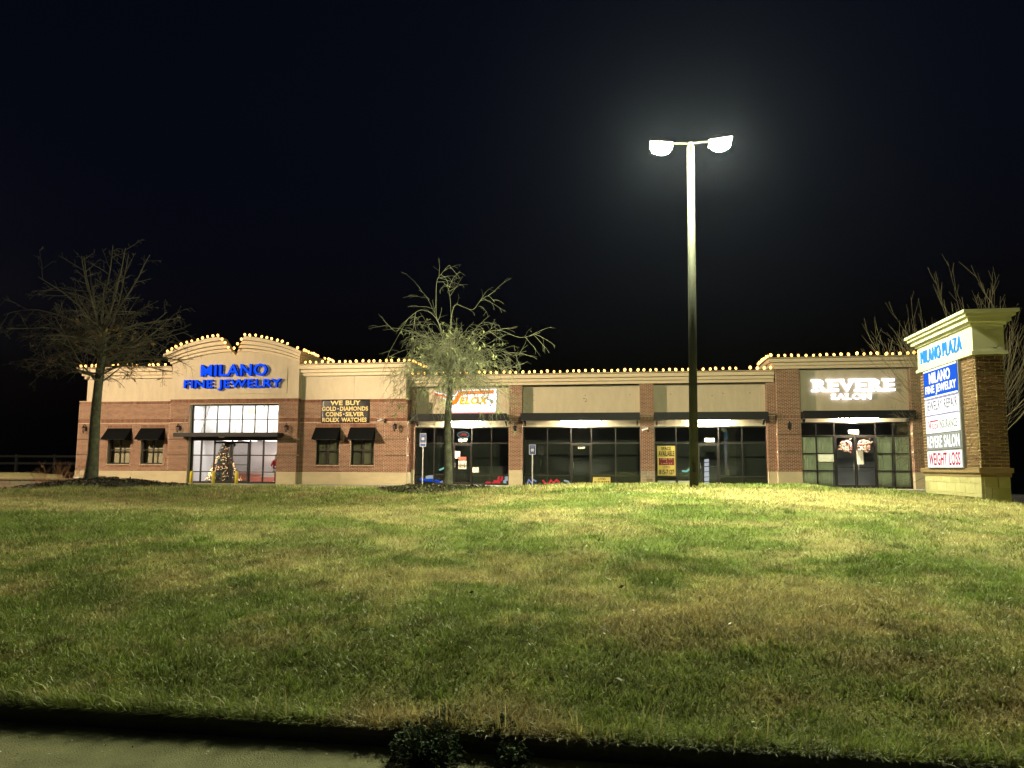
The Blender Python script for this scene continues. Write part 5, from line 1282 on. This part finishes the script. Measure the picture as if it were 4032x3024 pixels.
# ================================================================== foreground odds and ends
def weed(name, label, x, y, z0, rad, hgt, n, seed, col):
    g = random.Random(seed); t = thing(name, label, 'weed', (x, y, z0)); st = MB(); lf = MB()
    for k in range(n):
        an = g.uniform(0, 6.283); ra = rad*math.sqrt(g.random()); h = hgt*g.uniform(.35, 1.0)*(1-.55*(ra/rad)**2)
        p = Vector((x+ra*math.cos(an), y+ra*math.sin(an), z0+h)); st.tube([Vector((x+ra*.25*math.cos(an), y+ra*.25*math.sin(an), z0-.01)), Vector((x+ra*.7*math.cos(an), y+ra*.7*math.sin(an), z0+h*.6)), p], .0022, 3)
        for q in range(g.randint(3, 5)):
            a = Vector((math.cos(an+g.gauss(0, 1.3)), math.sin(an+g.gauss(0, 1.3)), g.gauss(.1, .4))).normalized(); s = a.cross(Vector((0, 0, 1))).normalized(); L = g.uniform(.018, .038); w = L*.34; c = p-Vector((0, 0, g.uniform(0, h*.55)))
            up = Vector((0, 0, .006)); lf.add([c, c+a*L*.45+s*w+up, c+a*L, c+a*L*.45-s*w+up], [(0, 1, 2), (0, 2, 3)])
    st.build('stems', mat('weed_stem', (.06, .08, .03), .8), t); o = lf.build('foliage', col, t); o['kind'] = 'stuff'
M_WD = mat('weed_leaf', (.07, .125, .045), .75, spec=.2, noise=.4, scale=30); M_WD2 = mat('pale_weed_leaf', (.26, .27, .18), .75, spec=.2, noise=.4, scale=30)
weed('weed_clump', 'bushy green weed growing in the gutter below the bank', -1.20, 4.30, ROAD_Z, .20, .24, 260, 1, M_WD)
weed('weed_clump', 'smaller leafy weed in the dark gutter right of the bushy one', -.72, 4.34, ROAD_Z, .10, .15, 60, 2, M_WD)
weed('weed_clump', 'pale leafed weed hanging over the kerb above the bushy gutter weed', -1.16, 4.62, -.56, .14, .14, 60, 3, M_WD2)
weed('weed_clump', 'low weed on the grass edge right of the pale leafed weed', -.85, 4.56, -.56, .12, .09, 40, 4, M_WD)

# tufts, litter and gutter grit
g = np.random.default_rng(77)
tuft = []
for k in range(170):
    cy_ = 4.8+11*g.random()**1.4; cx_ = g.uniform(-1.0*cy_-.5, .5*cy_+.8)
    V, F, C = blades(60, cx_-.09, cx_+.09, cy_-.09, cy_+.09, .05, .085, .004, 2, .75, seed=1000+k)
    if len(V): tuft.append((V, F, C*np.array((.8, .95, .8))*g.uniform(.65, 1.15)))
tf = tri_mesh('grass_tufts', tuft, [M_BLADE]); tag(tf, 'darker taller tufts of grass dotted over the bank', 'grass', kind='stuff')
def flakes(name, label, n, xr, yr, zf, size, cols, parent=None):
    x = g.uniform(*xr, n); y = g.uniform(*yr, n); z_ = zf(x, y); an = g.uniform(0, 6.283, n); L = size*g.uniform(.5, 1.4, n); w = L*g.uniform(.25, .6, n); t1 = g.normal(0, .35, n)*L; t2 = g.normal(0, .35, n)*w
    dx, dy, ox, oy = np.cos(an)*L, np.sin(an)*L, -np.sin(an)*w, np.cos(an)*w; z_ = z_+np.abs(t1)+np.abs(t2)+.003
    V = np.stack([np.c_[x-dx, y-dy, z_-t1], np.c_[x-ox, y-oy, z_-t2], np.c_[x+dx, y+dy, z_+t1], np.c_[x+ox, y+oy, z_+t2]], 1).reshape(-1, 3); b = np.arange(n)*4
    C = np.array(cols)[g.integers(0, len(cols), n)]*g.uniform(.6, 1.3, n)[:, None]
    o = tri_mesh(name, [(V, [np.concatenate([np.c_[b, b+1, b+2], np.c_[b, b+2, b+3]])], np.repeat(C, 4, 0))], [M_BLADE]); return tag(o, label, 'litter', kind='stuff')
flakes('leaf_litter', 'small dead leaves and pale straws scattered over the lawn', 1500, (-15, 9), (4.7, 17), lambda x, y: ground_z(x, y)+.035, .022, [(.12, .07, .03), (.5, .46, .33), (.05, .035, .02), (.35, .28, .15)])
flakes('gutter_grit', 'grit and bits of leaf lying in the gutter', 500, (-5, 3), (3.6, 4.44), lambda x, y: x*0+ROAD_Z, .008, [(.5, .5, .42), (.08, .06, .03), (.3, .27, .18)])

# ================================================================== thin haze added for a glow round the lamps, like lens glare
hz = MB().box(-410, 410, -410, 610, -1.95, 9.6).build('haze', [])
hz['kind'] = 'stuff'; hz['label'] = 'thin added haze that gives the lamps a glow'
hm = bpy.data.materials.new('night_haze'); hm.use_nodes = True; nt = hm.node_tree  # volume material of the added glow haze
for n_ in list(nt.nodes): nt.nodes.remove(n_)
ho = nt.nodes.new('ShaderNodeOutputMaterial'); pv = nt.nodes.new('ShaderNodeVolumePrincipled'); pv.inputs['Color'].default_value = (.55, .63, 1, 1); pv.inputs['Density'].default_value = .00010; pv.inputs['Anisotropy'].default_value = .82
nt.links.new(pv.outputs[0], ho.inputs['Volume']); hz.data.materials.append(hm)
